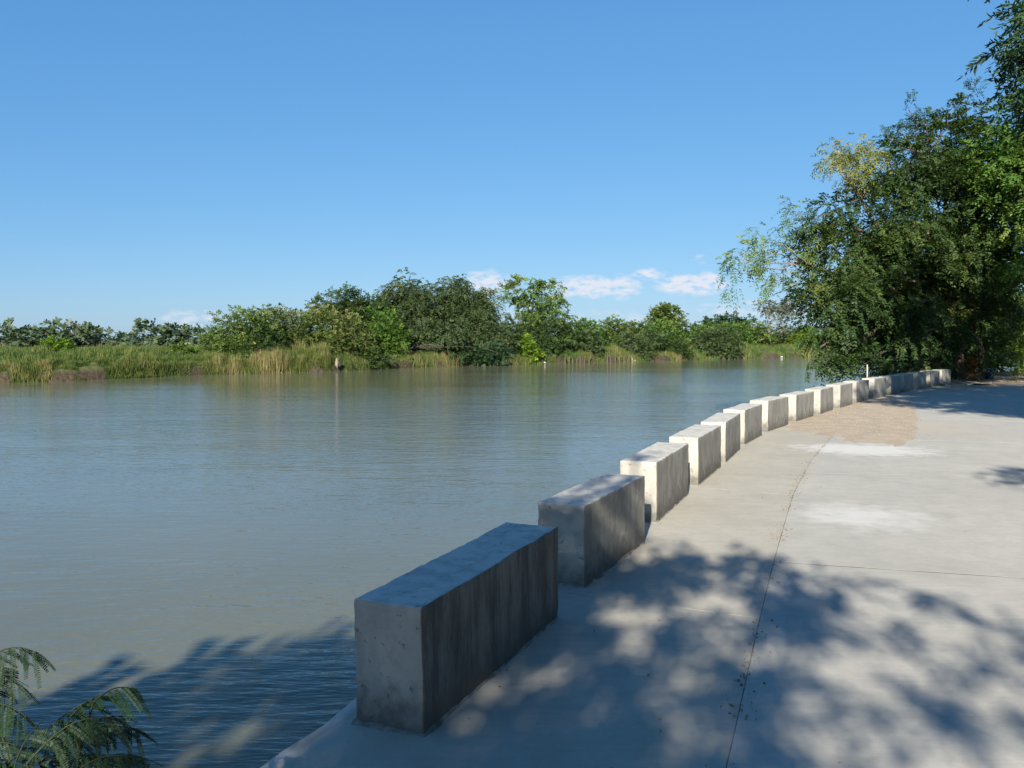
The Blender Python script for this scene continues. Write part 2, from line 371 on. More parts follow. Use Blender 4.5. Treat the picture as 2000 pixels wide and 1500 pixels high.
# far shore measured from the photograph's waterline
FAR = [(-900, -60), (-300, 0), (-120, 30), (-70, 45), (-36, 57.6), (-31, 62), (-26.5, 71), (-19, 76), (-16.5, 78), (-11, 88), (0, 100), (6.5, 104.6), (21.7, 117), (36, 128.7), (50, 139.5), (68, 155), (110, 175), (300, 250), (1200, 500)]
farS = smoothpts(resample(FAR, 1.2), 4)
fn = np.array([-.45, .893, 0])
def nz2(x, y, s, seed=0): return mnoise.noise(Vector((x * s + seed, y * s, seed * .7)))
prof = [(-2.5, -2.6), (-.4, -1.75), (0, -1.52), (.2, -1.15), (.5, -.8), (1.8, -.35), (4.5, .15), (9, .4), (25, .5), (80, .5), (250, .5), (900, .5), (3000, .5)]
PRT = [p[0] for p in prof]; PRZ = [p[1] for p in prof]
P = np.zeros((len(farS), len(prof), 3))
for i, s in enumerate(farS):
    wob = .9 * nz2(s[0], s[1], .35, 3) + .5 * nz2(s[0], s[1], 1.1, 5)
    for j, (t, z) in enumerate(prof):
        q = np.array([s[0], s[1], 0]) + fn * (t + (wob if j < 6 else 0))
        zz = z + (.18 * nz2(q[0], q[1], .8, 9) if 1 < j < 9 else 0)
        P[i, j] = (q[0], q[1], zz)
grid_obj('far_riverbank', P, M['bank'])
def far_ground(q): # ground height at inland distance
    return .0

# inner face line of the block wall (measured), used for the quay too
NEARC = [(-.36, 3.25), (.46, 5.24), (1.25, 7.11), (2.02, 8.93), (2.75, 10.6), (3.50, 12.4), (4.40, 14.18), (5.42, 15.75), (6.48, 17.35), (7.55, 19.0), (8.50, 20.4), (9.62, 21.95), (10.72, 23.4), (11.70, 24.68), (12.72, 25.95), (13.75, 27.2), (14.65, 28.2), (15.5, 29.1)]
back = [(-.36 - .40 * k, 3.25 - .917 * k) for k in (80, 40, 20, 10, 6, 4, 2)]
line = np.array(back + NEARC)
fine = smoothpts(resample(line, .25), 6)
def offset_line(pts, d):
    t = np.gradient(pts, axis=0); t = unit(t); n = np.stack([-t[:, 1], t[:, 0]], 1)
    return pts + n * d          # positive = towards the water
edge = offset_line(fine, .45)
# near land sheet
tail = [(16.2, 30.8), (18.5, 34.5), (23, 38.5), (31, 43), (45, 49), (80, 60), (200, 85), (1200, 200)]
nb = np.concatenate([offset_line(fine, .12)[:-2], np.array(tail)])
headb = nb[0]
nb = np.concatenate([[headb + np.array([-400, -917.])], nb])
natural = np.arange(len(nb)) >= len(nb) - len(tail)
nb2 = resample(np.c_[nb, natural.astype(float)], .6) if False else None
rows = []
nbr = np.concatenate([nb[:-len(tail)], resample(np.concatenate([nb[-len(tail) - 1:]]), .8)[1:]])
nnat = len(nb) - len(tail)
inn = np.array([.9, -.43])
ts_ = [-1.6, -.6, 0, .5, 1.5, 3, 6, 12, 30, 100, 400, 2500]
P = np.zeros((len(nbr), len(ts_), 3))
for i, s in enumerate(nbr):
    nat = i >= nnat
    for j, t in enumerate(ts_):
        q = s + inn * t
        if nat:
            z = np.interp(t, [-1.6, -.6, 0, .5, 1.5, 3, 6], [-2.2, -1.55, -.9, -.35, -.05, .03, .06]) + .12 * nz2(q[0], q[1], .7, 2)
        else:
            q = s + inn * max(t, 0) if t > 0 else s - inn * 0.0 + inn * (.001 * j)
            z = -.055 if t > 0 else (-2.2 + .01 * j)
            if t == 0: z = -.055
            if t > 6: z = -.055 + .0 * t
        P[i, j] = (q[0], q[1], z)
grid_obj('near_ground', P, M['dirt'])

# quay: vertical retaining wall with a rough lip
def quay():
    e = edge; n = len(e)
    V = []; rowsn = 6
    for i, p in enumerate(e):
        t = e[min(i + 1, n - 1)] - e[max(i - 1, 0)]; t = t / np.linalg.norm(t); nn = np.array([-t[1], t[0]])
        w = .03 * nz2(p[0], p[1], 2.5, 1) + .022 * nz2(p[0], p[1], 11, 4)
        for (o_, z) in ((-.16, -.03), (-.16, -.004), (-.05 + w, .0), (.012 + w, -.018), (.04 + w, -.07), (.10, -2.6)):
            V.append((p[0] + nn[0] * o_, p[1] + nn[1] * o_, z))
    V = np.array(V); idx = np.arange(n * rowsn).reshape(n, rowsn)
    Fq = np.stack([idx[:-1, :-1], idx[:-1, 1:], idx[1:, 1:], idx[1:, :-1]], -1).reshape(-1, 4)
    return tag(mesh_obj('quay_wall', V, Fq, M['quay'], smooth=True), kind='structure')
quay()

# ------------------------------------------------------------------ pavement slabs
JL = np.array([(-9.9, -24.4), (-6.0, -14.4), (-3.0, -6.9), (-.7, -.9), (.02, 1.0), (.8, 3.0), (1.26, 4.24), (1.86, 5.82), (2.95, 8.59), (4.13, 11.24), (5.5, 14.0), (7.0, 16.6), (8.9, 19.4), (11.2, 22.4), (13.6, 25.2), (16.6, 28.3), (20, 31.5)])
JF = smoothpts(resample(JL, .3), 3)
def at_y(L, y): return np.array([np.interp(y, L[:, 1], L[:, 0]), y])
pav = bpy.data.objects.new('pavement', None); COL.objects.link(pav); tag(pav, kind='structure')
def slab(poly, mat, name='slab', z=0.0, th=.05):
    poly = np.asarray(poly); c = poly.mean(0); n = len(poly)
    V = []; 
    for (ins, zz) in ((0, z - th), (0, z - .0012), (.0012, z)):
        for p in poly:
            d = c - p; d /= np.linalg.norm(d); V.append((*(p + d * ins * 1.4), zz))
    Fc = [[2 * n + k for k in range(n)]]
    for r in range(2):
        for k in range(n): Fc.append([r * n + k, r * n + (k + 1) % n, (r + 1) * n + (k + 1) % n, (r + 1) * n + k])
    o = mesh_obj(name, V, Fc, mat, pav); return o
def seg(L, y0, y1, n=7):
    return [at_y(L, y) for y in np.linspace(y0, y1, n)]
g = .009; gj = .0022
JR = offset_line(JF, -gj); JLf = offset_line(JF, gj)
lip = offset_line(edge, -.07)
lane = offset_line(JF, -4.6); lane2 = offset_line(JF, -4.6 - 2 * g); far2 = offset_line(JF, -9.2)
st = [(-24, -24.5), (-18, -18.5), (-12, -12.6), (-6, -6.6), (-2, -2.7), (1.9, 1.2), (5.86, 4.68), (9.76, 9.25), (13.3, 12.1), (16.8, 15.3), (20.2, 18.4), (23.4, 21.2), (26.2, 23.8), (29.4, 26.6)]
for (a0, b0), (a1, b1) in zip(st[:-1], st[1:]):
    L = seg(JR, a0 + g, a1 - g); Rr = seg(lane, b0 + g, b1 - g)
    slab([*Rr, *L[::-1]], M['pave_road'], z=float(rng.uniform(-.0003, .0003)))
    L2 = seg(lane2, b0 + g, b1 - g); R2 = seg(far2, b0 - 1.1 + g, b1 - 1.1 - g)
    slab([*R2, *L2[::-1]], M['pave_road'], z=0)
jf = []
for y_ in np.linspace(-23.5, 27.5, 120):
    a_ = at_y(lip, y_ + .5); c_ = at_y(JF, y_); b_ = at_y(far2, y_ - 1.6)
    jf.append([(*(a_), -.0012), (*((a_ + c_) / 2), -.0012), (*c_, -.0012), (*((b_ + c_) / 2), -.0012), (*b_, -.0012)])
fl = grid_obj('joint_filler', np.array(jf)[:, ::-1], M['joint'], smooth=False); fl.parent = pav; del fl['kind']
ws = [-24, -18, -12, -6, -2, 1.3, 4.66, 8.4, 12.2, 15.9, 19.4, 22.8, 25.6, 28.2]
for a, b in zip(ws[:-1], ws[1:]):
    L = seg(lip, a + .6 + .0025, b + .6 - .0025, 9); Rr = seg(JLf, a + .0025, b - .0025, 9)
    slab([*Rr, *L[::-1]], M['pave_edge'], z=float(rng.uniform(-.0003, .0003)))

# ------------------------------------------------------------------ concrete blocks of the parapet
def block_mesh(L, Wd, H, seed, taper=0.0):
    bm = bmesh.new(); r = random.Random(seed)
    nx, ny, nz_ = (48, 11, 17) if seed < 4 else (24, 6, 9)
    bmesh.ops.create_cube(bm, size=1)
    for v in bm.verts: v.co = Vector(((v.co.x + .5) * L, (v.co.y + .5) * Wd, (v.co.z + .5) * H))
    bmesh.ops.bevel(bm, geom=bm.edges[:], offset=.009, segments=2, profile=.6, affect='EDGES')
    for ax, n, size in ((0, nx, L), (1, ny, Wd), (2, nz_, H)):
        for k in range(1, n):
            co = Vector((0, 0, 0)); co[ax] = size * k / n; no = Vector((0, 0, 0)); no[ax] = 1
            bmesh.ops.bisect_plane(bm, geom=bm.verts[:] + bm.edges[:] + bm.faces[:], plane_co=co, plane_no=no)
    for v in bm.verts:
        p = v.co.copy(); s = Vector((seed * 3.1, seed * 1.7, 0))
        d = mnoise.noise_vector(p * 3 + s) * .006 + mnoise.noise_vector(p * 14 + s) * .0028 + mnoise.noise_vector(p * 40 + s) * .0012
        ex = (p.x < .03 or p.x > L - .03) + (p.y < .03 or p.y > Wd - .03) + (p.z > H - .03)
        if ex >= 2:
            c = max(0, mnoise.noise(p * 20 + s) - .25) * .03 + abs(mnoise.noise(p * 45 + s)) * .003
            mid_ = Vector((L / 2, Wd / 2, H / 2)); d += (mid_ - p).normalized() * c
        pit = 0 if p.z > H - .04 else max(0, mnoise.noise(p * 22 + s * 2) - .45) * .03; d += (Vector((L / 2, Wd / 2, H / 2)) - p).normalized() * pit
        if p.z < .06: d += Vector(((p.x - L / 2) / L, (p.y - Wd / 2) / Wd, 0)) * max(0, mnoise.noise(p * 9 + s)) * -.03
        v.co += d
        v.co.y += (1 - p.z / H) * -.006
    me = bpy.data.meshes.new('concrete_block'); bm.to_mesh(me); bm.free()
    me.polygons.foreach_set('use_smooth', np.ones(len(me.polygons), dtype=bool))
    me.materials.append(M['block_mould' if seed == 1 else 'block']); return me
ordn = ['nearest', 'second', 'third', 'fourth', 'fifth', 'sixth', 'seventh', 'eighth', 'ninth', 'tenth', 'eleventh', 'twelfth', 'thirteenth', 'fourteenth', 'fifteenth', 'sixteenth', 'last']
note = ['darkly streaked and mostly in shade', 'half in dappled shade', 'sunlit with a faint shadow on top', 'pale and sunlit on the river edge', 'narrow gap before it, sunlit top',
        'stained grey road face in full sun', 'where the row starts to bend right', 'standing beside the start of the sand patch', 'standing beside the middle of the sand patch', 'standing at the far end of the sand patch',
        'just past the sand patch, still sunlit', 'pale stake behind it on the river side', 'last one in full sun before the tree shade', 'first one inside the deep tree shade', 'in deep shade under the big tree', 'in deep shade, one before the row ends', 'at the tree foot']
lens = [1.56, 1.33, 1.45, 1.46, 1.42, 1.36, 1.36, 1.32, 1.30, 1.26, 1.24, 1.26, 1.22, 1.12, 1.14, 1.1, 1.0]
for i in range(17):
    a = np.array(NEARC[i]); b = np.array(NEARC[i + 1]); d = b - a
    if i == 0: d = np.array([.61, 1.43])
    if i == 1: d = np.array([.56, 1.18])
    if i == 2: d = np.array([.56, 1.34])
    ang = math.atan2(d[1], d[0])
    L = lens[i]; Wd = .325; H = .53 + random.uniform(-.006, .006)
    me = block_mesh(L, Wd, H, i + 1)
    o = bpy.data.objects.new('concrete_block', me); COL.objects.link(o)
    o.location = (a[0], a[1], -.004); o.rotation_euler = (0, 0, ang + R(random.uniform(-.6, .6)))
    tag(o, f'{ordn[i]} concrete block of the riverside row, {note[i]}', 'concrete block', 'concrete blocks in a row along the river edge')
    if i < 6:   # mortar bed squeezed out round the foot
        mv = []; mf = []
        per = []
        n1, n2 = 26, 8
        for k in range(n1): per.append((L * k / n1, 0, 0, -1))
        for k in range(n2): per.append((L, Wd * k / n2, 1, 0))
        for k in range(n1): per.append((L * (1 - k / n1), Wd, 0, 1))
        for k in range(n2): per.append((0, Wd * (1 - k / n2), -1, 0))
        N = len(per)
        for (x, y, nx_, ny_) in per:
            w_ = .012 + .03 * max(0, mnoise.noise(Vector((x * 5, y * 5, i * 4)))) + (.035 * abs(mnoise.noise(Vector((x * 9, y * 9, i)))) if nx_ < 0 else 0)
            h_ = .010 + .022 * abs(mnoise.noise(Vector((x * 7, y * 7, i + 9))))
            mv += [(x - nx_ * .02, y - ny_ * .02, .0 + h_ + .004), (x + nx_ * w_ * .5, y + ny_ * w_ * .5, h_ * .7 + .004), (x + nx_ * w_, y + ny_ * w_, .001)]
        for k in range(N):
            for r_ in range(2):
                a_ = k * 3 + r_; b_ = ((k + 1) % N) * 3 + r_
                mf.append([a_, a_ + 1, b_ + 1, b_])
        mo = mesh_obj('mortar_bed', mv, mf, M['mortar'], None, smooth=True); mo.parent = o

# ------------------------------------------------------------------ foliage machinery
def leaves(base, d, nrm, ln, wd, folded=False):
    """rhombic leaf blades: base (N,3), direction, face normal"""
    N = len(base); side = unit(np.cross(d, nrm))
    ln = np.broadcast_to(ln, N)[:, None]; wd = np.broadcast_to(wd, N)[:, None]
    v = np.stack([base, base + d * ln * .42 + side * wd * .5, base + d * ln, base + d * ln * .42 - side * wd * .5], 1)
    return v.reshape(-1, 3), np.arange(4 * N).reshape(N, 4)
def sprays(Pb, D, L, npair, ll, lw, tone, droop=.25):
    """feathery sprays: a bent axis with paired leaflets"""
    N = len(Pb); K = npair
    t = (np.arange(K) + .6) / K
    up = np.array([0, 0, 1.])
    side = unit(np.cross(D, up + rng.normal(0, .35, (N, 3)))); nr = unit(np.cross(side, D))
    base = Pb[:, None] + D[:, None] * (L[:, None] * t)[..., None]
    base[..., 2] -= droop * L[:, None] * t ** 2
    bs, ds, ns, tn = [], [], [], []
    for sgn in (-1, 1):
        d = unit(D[:, None] * .55 + sgn * side[:, None] * .85 + rng.normal(0, .22, (N, K, 3)))
        d[..., 2] -= droop * .6; d = unit(d)
        bs.append(base.reshape(-1, 3)); ds.append(d.reshape(-1, 3))
        ns.append(unit(np.repeat(nr, K, 0) + rng.normal(0, .28, (N * K, 3))))
        tn.append(np.repeat(tone, K))
    bs = np.concatenate(bs); ds = np.concatenate(ds); ns = np.concatenate(ns); tn = np.concatenate(tn)
    sz = rng.uniform(.7, 1.25, len(bs))
    V, Fq = leaves(bs, ds, ns, ll * sz, lw * sz)
    return V, Fq, np.clip(tn + rng.normal(0, .09, len(bs)), 0, 1)
def clumps_on(lobes, rc, k, inner=.45):
    C, O, Tn = [], [], []
    for (c, rx, rz) in lobes:
        n = max(3, int(k * (rx * (rx + rz) / 2) / rc ** 2))
        d = unit(rng.normal(0, 1, (n, 3))); rad = 1 - (rng.random(n) ** 1.8) * (1 - inner)
        bump = 1 + .22 * rng.normal(0, 1, n) * .6
        p = d * (rad * bump)[:, None] * np.array([rx, rx, rz])
        C.append(p + c); O.append(d); Tn.append(rng.normal(.45, .17, n))
    return np.concatenate(C), np.concatenate(O), np.concatenate(Tn)
def crown_geo(lobes, rc, k, m, npair, L, ll, lw, droop=.25, flat=.6, inner=.45, outw=.9):
    C, O, Tn = clumps_on(lobes, rc, k, inner)
    n = len(C)
    Cm = np.repeat(C, m, 0); Om = np.repeat(O, m, 0); Tm = np.repeat(Tn, m)
    q = unit(rng.normal(0, 1, (n * m, 3))) * (rng.random(n * m) ** .5)[:, None]
    Pb = Cm + q * rc * np.array([1, 1, flat])
    D = unit(Om * outw + q * .8 + rng.normal(0, .35, (n * m, 3)) + np.array([0, 0, -droop * .7]))
    Ls = L * rng.uniform(.6, 1.3, n * m)
    V, Fq, a = sprays(Pb, D, Ls, npair, ll, lw, Tm + .10 * q[:, 2], droop)
    return V, Fq, a, C
def limbs_geo(trunk_top, lobes, r0, C=None, frac=.06, nside=5):
    parts = []
    for (c, rx, rz) in lobes:
        p = wander(trunk_top, c, 6, .05, .04)
        parts.append(tube(p, np.linspace(r0, r0 * .3, 6), nside))
        if C is not None:
            near = C[np.linalg.norm(C - c, axis=1) < rx * 1.25]
            if len(near):
                sel = near[rng.random(len(near)) < frac][:14]
                for s in sel:
                    parts.append(tube(wander(c, s, 4, .06), np.linspace(r0 * .28, r0 * .07, 4), 4))
    return cat_geo(parts)
def make_tree(name, label, cat, base, trunk_pts, tr, lobes, leaf, bark='bark', group=None, rc=.45, k=3.6, m=10, npair=6, L=.34, ll=.10, lw=.04, droop=.25, flat=.6, inner=.45, limb_frac=.06, trunk_name='trunk', crown_name='crown', outw=.9, limb_r=.34):
    root = empty(name, base, label, cat, group)
    tp = np.array([base, *trunk_pts], float)
    tp = smoothpts(resample(tp, max(.2, np.linalg.norm(tp[-1] - tp[0]) / 9)), 1)
    rr = np.linspace(tr, tr * .55, len(tp)); rr[0] *= 1.35
    V, Fq = tube(tp, rr, 9); mesh_obj(trunk_name, V, Fq, M[bark], root, smooth=True)
    V, Fq, a, C = crown_geo(lobes, rc, k, m, npair, L, ll, lw, droop, flat, inner, outw)
    mesh_obj(crown_name, V, Fq, M[leaf], root, attr=a)
    V, Fq = limbs_geo(tp[-1], lobes, tr * limb_r, C, limb_frac)
    mesh_obj('limbs', V, Fq, M[bark], root, smooth=True)
    return root
def lob(u, v, r, D, fz=.85):
    return (atd(u, v, D), r * D / 1617, r * D / 1617 * fz)

# ------------------------------------------------------------------ right-hand trees
def gnd(x, y, z=.02): return np.array([x, y, z])
big = [lob(1850, 285, 75, 31), lob(1775, 330, 70, 30), lob(1915, 290, 70, 30), lob(1720, 430, 95, 29.5), lob(1650, 500, 80, 28.5), lob(1650, 590, 78, 27.5),
       lob(1608, 640, 36, 27, 1.0), lob(1602, 678, 27, 26.5, 1.1), lob(1610, 708, 18, 26.2, 1.2), lob(1700, 700, 22, 27, .9), lob(1660, 690, 24, 27.5, 1), lob(1745, 705, 26, 28, .8), lob(1600, 590, 34, 27.3), lob(1830, 650, 60, 30), lob(1880, 600, 60, 30.2), lob(1800, 700, 34, 29.2), lob(1850, 712, 26, 29.6), lob(1760, 600, 60, 29), lob(1920, 680, 34, 31), lob(1900, 500, 70, 29.5), lob(1670, 560, 50, 28), lob(1880, 350, 70, 30), lob(1745, 545, 105, 29), lob(1840, 430, 120, 30), lob(1950, 400, 90, 29),
       lob(1800, 520, 110, 32), lob(1925, 540, 95, 32), lob(1705, 655, 42, 28), lob(1690, 610, 60, 30), lob(1775, 640, 40, 27.5), lob(1840, 600, 90, 35), lob(1930, 610, 70, 35),
       lob(1770, 700, 50, 36), lob(1850, 690, 60, 37), lob(1630, 410, 30, 28.5), lob(1600, 440, 28, 28), lob(1578, 560, 24, 27)]
make_tree('tree', 'big dark green feathery tree overhanging the water where the block row ends', 'tree', gnd(17.2, 32.2), [atd(1868, 660, 31.5), atd(1850, 560, 31)], .34,
          big, 'leaf_dark', rc=.5, k=5.6, m=13, npair=7, L=.42, ll=.13, lw=.06, droop=.45, flat=.5, limb_frac=.03)
# spiky leaders rising over the big crown
sp = [lob(1775, 215, 16, 30, 1.8), lob(1755, 255, 16, 30, .6), lob(1893, 185, 14, 30.5, 1.6), lob(1868, 200, 12, 30.5, 1.0), lob(1810, 240, 24, 30, .8), lob(1735, 270, 13, 30, .6), lob(1585, 430, 12, 28, .5)]
make_tree('tree', 'slim tree whose dark spiky leaders poke above the big crown into the blue sky', 'tree', gnd(16.2, 31.4), [atd(1815, 500, 30.5), atd(1805, 330, 30.2)], .14,
          sp, 'leaf_deep', 'bark', rc=.28, k=3.0, m=9, npair=6, L=.30, ll=.09, lw=.035, droop=.1, flat=.5, limb_frac=.4)
pale = [lob(1428, 535, 26, 27.5, 1.1), lob(1455, 510, 38, 27.5), lob(1492, 490, 40, 27.8), lob(1530, 520, 36, 28), lob(1562, 420, 32, 28.5), lob(1555, 455, 38, 28.5), lob(1510, 555, 26, 27.8, .8), lob(1575, 500, 34, 28.3), lob(1545, 560, 26, 28.3), lob(1480, 455, 18, 28)]
make_tree('tree', 'thin pale green tree with drooping leaves reaching left over the river', 'tree', gnd(15.3, 30.6), [atd(1760, 600, 29.5), atd(1640, 545, 28.6), atd(1585, 520, 28.3)], .09,
          pale, 'leaf_pale', 'bark_pale', rc=.34, k=2.0, m=9, npair=5, L=.34, ll=.14, lw=.036, droop=.55, flat=.7, inner=.25, limb_frac=.35)
yel = [lob(1640, 300, 36, 28.5), lob(1668, 285, 30, 28.6), lob(1625, 320, 22, 28.4), lob(1690, 325, 36, 28.8), lob(1710, 290, 22, 29), lob(1660, 345, 26, 28.8)]
make_tree('tree', 'slender tree with a loose yellow-green top left of the big crown', 'tree', gnd(15.9, 31.0), [atd(1780, 560, 30), atd(1715, 450, 29.2), atd(1668, 365, 28.8)], .10,
          yel, 'leaf_yellow', 'bark_pale', rc=.34, k=2.8, m=11, npair=5, L=.32, ll=.13, lw=.035, droop=.7, flat=.7, inner=.2, limb_frac=.35)
rb = [lob(1985, 300, 65, 27), lob(2040, 230, 80, 27), lob(2010, 400, 70, 27), lob(1985, 480, 55, 28), lob(2060, 340, 110, 27), lob(2070, 500, 90, 29), lob(1940, 330, 50, 28)]
make_tree('tree', 'bright green leafy tree at the right edge above the shaded road', 'tree', gnd(19.5, 30.5), [(19.0, 29.5, 3), (18.6, 28.5, 6)], .24,
          rb, 'leaf_bright', rc=.5, k=4.6, m=13, npair=6, L=.4, ll=.13, lw=.07, droop=.3, flat=.4, limb_frac=.06)
lo = [lob(1990, 640, 34, 35, .7), lob(1975, 675, 30, 34.5, .6), lob(2010, 610, 40, 36), lob(1950, 690, 20, 35, .6), lob(2040, 680, 50, 36), lob(1985, 708, 22, 34.5, .6), lob(1940, 650, 22, 36)]
make_tree('shrub', 'light green shrub with layered sunlit branches beside the tan verge', 'shrub', gnd(22.3, 36.0), [(22.0, 35.8, .6), (21.8, 35.6, 1.2)], .07,
          lo, 'leaf_lime', rc=.45, k=4.5, m=12, npair=7, L=.45, ll=.12, lw=.055, droop=.15, flat=.22, limb_frac=.1)
dk = [lob(1800, 640, 75, 41), lob(1880, 640, 75, 42), lob(1740, 640, 60, 41), lob(1860, 560, 90, 42), lob(1930, 560, 80, 43), lob(1920, 660, 50, 42), lob(1790, 705, 40, 40), lob(1850, 712, 38, 40), lob(1900, 700, 30, 41)]
make_tree('tree', 'dark dense tree behind the big trunk, nearly black in the shade', 'tree', gnd(21.5, 41, -.2), [(21.3, 41, 2), (21.2, 41, 4)], .25,
          dk, 'leaf_deep', rc=.75, k=6, m=11, npair=5, L=.5, ll=.3, lw=.18, droop=.2, flat=.6)
# second trunk in the shade and dead orange-brown growth at its foot
make_tree('tree', 'leaning bare-stemmed tree with thin leaves standing right of the big trunk', 'tree', gnd(18.4, 32.0), [atd(1905, 640, 31.5), atd(1890, 540, 31)], .13,
          [lob(1890, 500, 50, 31), lob(1920, 470, 40, 30.5)], 'leaf_dark', rc=.45, k=3, m=9, npair=6, L=.36, ll=.1, lw=.04)
c = onz(1893, 745)
root = empty('dry_bush', (c[0], c[1], 0), 'orange-brown dead bush catching sun at the foot of the trees', 'bush')
V, Fq, a, C = crown_geo([(atd(1892, 727, c[1]), .22, .22), (atd(1903, 731, c[1]), .2, .14), (atd(1888, 710, c[1]), .11, .28)], .2, 4, 9, 4, .22, .11, .035, .6, .7)
mesh_obj('dead_foliage', V, Fq, M['deadleaf'], root, attr=a * .5)
V, Fq = limbs_geo(np.array([c[0], c[1], 0.]), [(atd(1890, 700, c[1]), .3, .3), (atd(1905, 728, c[1]), .3, .3)], .02, C, .2); mesh_obj('stems', V, Fq, M['bark'], root)

# near roadside tree (right, mostly out of frame): its tips enter at the top right and its crown shades the far road
tips = [lob(2002, 10, 24, 14.5), lob(2024, 90, 34, 14.2), lob(2016, 165, 24, 14.6, .8), lob(2045, 40, 60, 14), lob(2040, 190, 45, 14.4), lob(1975, 100, 16, 14.4), lob(2060, 120, 80, 13.5)]
crownR = []
def shade_pt(u, v, h, z=0.0):
    p = onz(u, v, z); return p - LDn * (h / -LDn[2])
for (u, v, h, r) in [(1800, 785, 8.2, .8), (1870, 788, 8.6, 1.0), (1950, 795, 8.3, .9), (2030, 797, 8.4, 1.1), (1850, 770, 8.4, 1.1), (1930, 772, 8.8, 1.3), (2010, 775, 8.2, 1.3), (2100, 785, 8.2, 1.5),
                     (1880, 758, 8.3, 1.3), (1960, 757, 8.6, 1.5), (2050, 762, 8.4, 1.6), (1820, 755, 8.8, 1.1), (1765, 775, 8.4, .55), (1790, 764, 8.7, .8), (2150, 765, 8, 2.0), (1900, 800, 8.2, .5), (1850, 793, 8.0, .5), (1800, 775, 8.1, .8), (1980, 806, 8.3, .6), (2040, 812, 8.0, .6), (1740, 783, 8.3, .45), (1990, 786, 8.4, 1.0), (1900, 778, 8.0, 1.1), (1960, 798, 8, .5), (2060, 806, 7.8, .9)]:
    q = shade_pt(u, v, h); crownR.append((q, r, r * .55))
for (x_, y_, z_, h, r) in [(14.5, 30.5, 1.5, 7.5, 1.3), (15.8, 31, .5, 8, 1.3), (18, 32, .5, 8.2, 1.6), (13.5, 29.5, 1.5, 8, .9)]:
    crownR.append((np.array([x_, y_, z_]) - LDn * (h / -LDn[2]), r, r * .6))
crownR.append((shade_pt(2020, 924, 7.2), .22, .12))
RT = gnd(13.2, 7.2, 0)
make_tree('tree', 'dark roadside tree whose leafy tips enter at the top right corner', 'tree', RT, [(13.0, 8.5, 3.5), (12.2, 10.0, 6.2)], .3,
          tips, 'leaf_deep', rc=.36, k=4.5, m=13, npair=6, L=.34, ll=.15, lw=.040, droop=.5, flat=.6, limb_frac=.2)
make_tree('tree', 'spreading roadside tree outside the right edge that shades the far road', 'tree', gnd(14.5, 3.5, 0), [(13.8, 4.6, 3.5), (12.2, 6.0, 6.5)], .33,
          crownR, 'leaf_deep', rc=.55, k=6.5, m=9, npair=5, L=.4, ll=.20, lw=.09, droop=.3, flat=.5, limb_frac=.03, limb_r=.09)

# tree behind the viewer: its crown throws the dappled shade on the walk, first blocks and the water by the quay
dap = []   # (u, v, radius_px-ish world m, height)
def addd(pts, z=0.0, r=.2, h=(6.6, 8.2), n=1):
    for (u, v) in pts:
        for _ in range(n):
            dap.append((u + rng.normal(0, 10), v + rng.normal(0, 6), z, r * rng.uniform(.8, 1.25), rng.uniform(*h)))
holes = [(1240, 1190, 75, 45), (1090, 1310, 60, 38), (1330, 1175, 60, 32), (1440, 1180, 55, 30), (1060, 1060, 10, 10), (1240, 1225, 40, 20), (1330, 1340, 42, 40), (1430, 1275, 90, 50), (1550, 1165, 40, 20), (1680, 1180, 55, 30),
         (1620, 1300, 90, 45), (1640, 1310, 120, 40), (1780, 1310, 110, 55), (1860, 1220, 110, 50), (1900, 1330, 90, 50), (1480, 1135, 90, 18), (1620, 1230, 80, 22), (1720, 1420, 230, 70), (1900, 1480, 120, 40), (1560, 1400, 60, 35), (1380, 1440, 45, 60), (1240, 1290, 40, 22), (1180, 1170, 40, 25),
         (1150, 1400, 40, 25), (780, 1330, 0, 0)]
def inhole(u, v): return any(a and ((u - cx) / a) ** 2 + ((v - cy) / b) ** 2 < 1.35 for cx, cy, a, b in holes)
# dense zone: left of the joint, bottom; sparse zone to the right
cnt = 0
while cnt < 300:
    u = rng.uniform(640, 1620); v = rng.uniform(1085, 1700)
    top = np.interp(u, [640, 1000, 1130, 1300, 1480, 1560, 1620], [1100, 1040, 1120, 1095, 1110, 1150, 1200])
    if v < top or inhole(u, v): continue
    if u > np.interp(v, [1085, 1250, 1350, 1500, 1700], [1620, 1600, 1480, 1480, 1600]): continue
    wgt = ((v - 661) / 840) ** -3 / 9   # even spread over the ground, not over the picture
    if rng.random() > wgt: continue
    dap.append((u, v, 0, .145 * rng.uniform(.7, 1.3), rng.uniform(6.6, 8.4))); cnt += 1
def poly(pts, step, r, h, z=0.0, jit=.05):
    P_ = resample(np.array([onz(a, b, z)[:2] for a, b in pts]), step)
    return [(np.array([p[0] + rng.normal(0, jit), p[1] + rng.normal(0, jit), z]), r * rng.uniform(.7, 1.2), h) for p in P_]
strokes = []
strokes += poly([(1160, 1130), (1300, 1112), (1480, 1092)], .16, .10, 7.2)
strokes += poly([(1560, 1115), (1600, 1150), (1700, 1152), (1820, 1160)], .15, .10, 7.6)
strokes += poly([(1380, 1080), (1480, 1070)], .2, .06, 7.6)
strokes += poly([(1480, 1150), (1590, 1190), (1640, 1210)], .15, .14, 7.0)
strokes += poly([(1420, 1300), (1520, 1310), (1620, 1350), (1750, 1370), (1830, 1400), (1960, 1440), (2060, 1470)], .15, .095, 7.4)
strokes += poly([(1850, 1360), (1900, 1380), (2040, 1450)], .16, .09, 7.8)
strokes += poly([(1700, 1240), (1760, 1270), (1830, 1300), (1960, 1305)], .17, .075, 7.2)
strokes += poly([(1830, 1200), (1900, 1215), (2000, 1260)], .16, .10, 7.8)
strokes += poly([(1950, 1220), (2080, 1210)], .2, .12, 7.8)
strokes += poly([(1430, 1420), (1500, 1430), (1580, 1480), (1650, 1520)], .12, .15, 7)
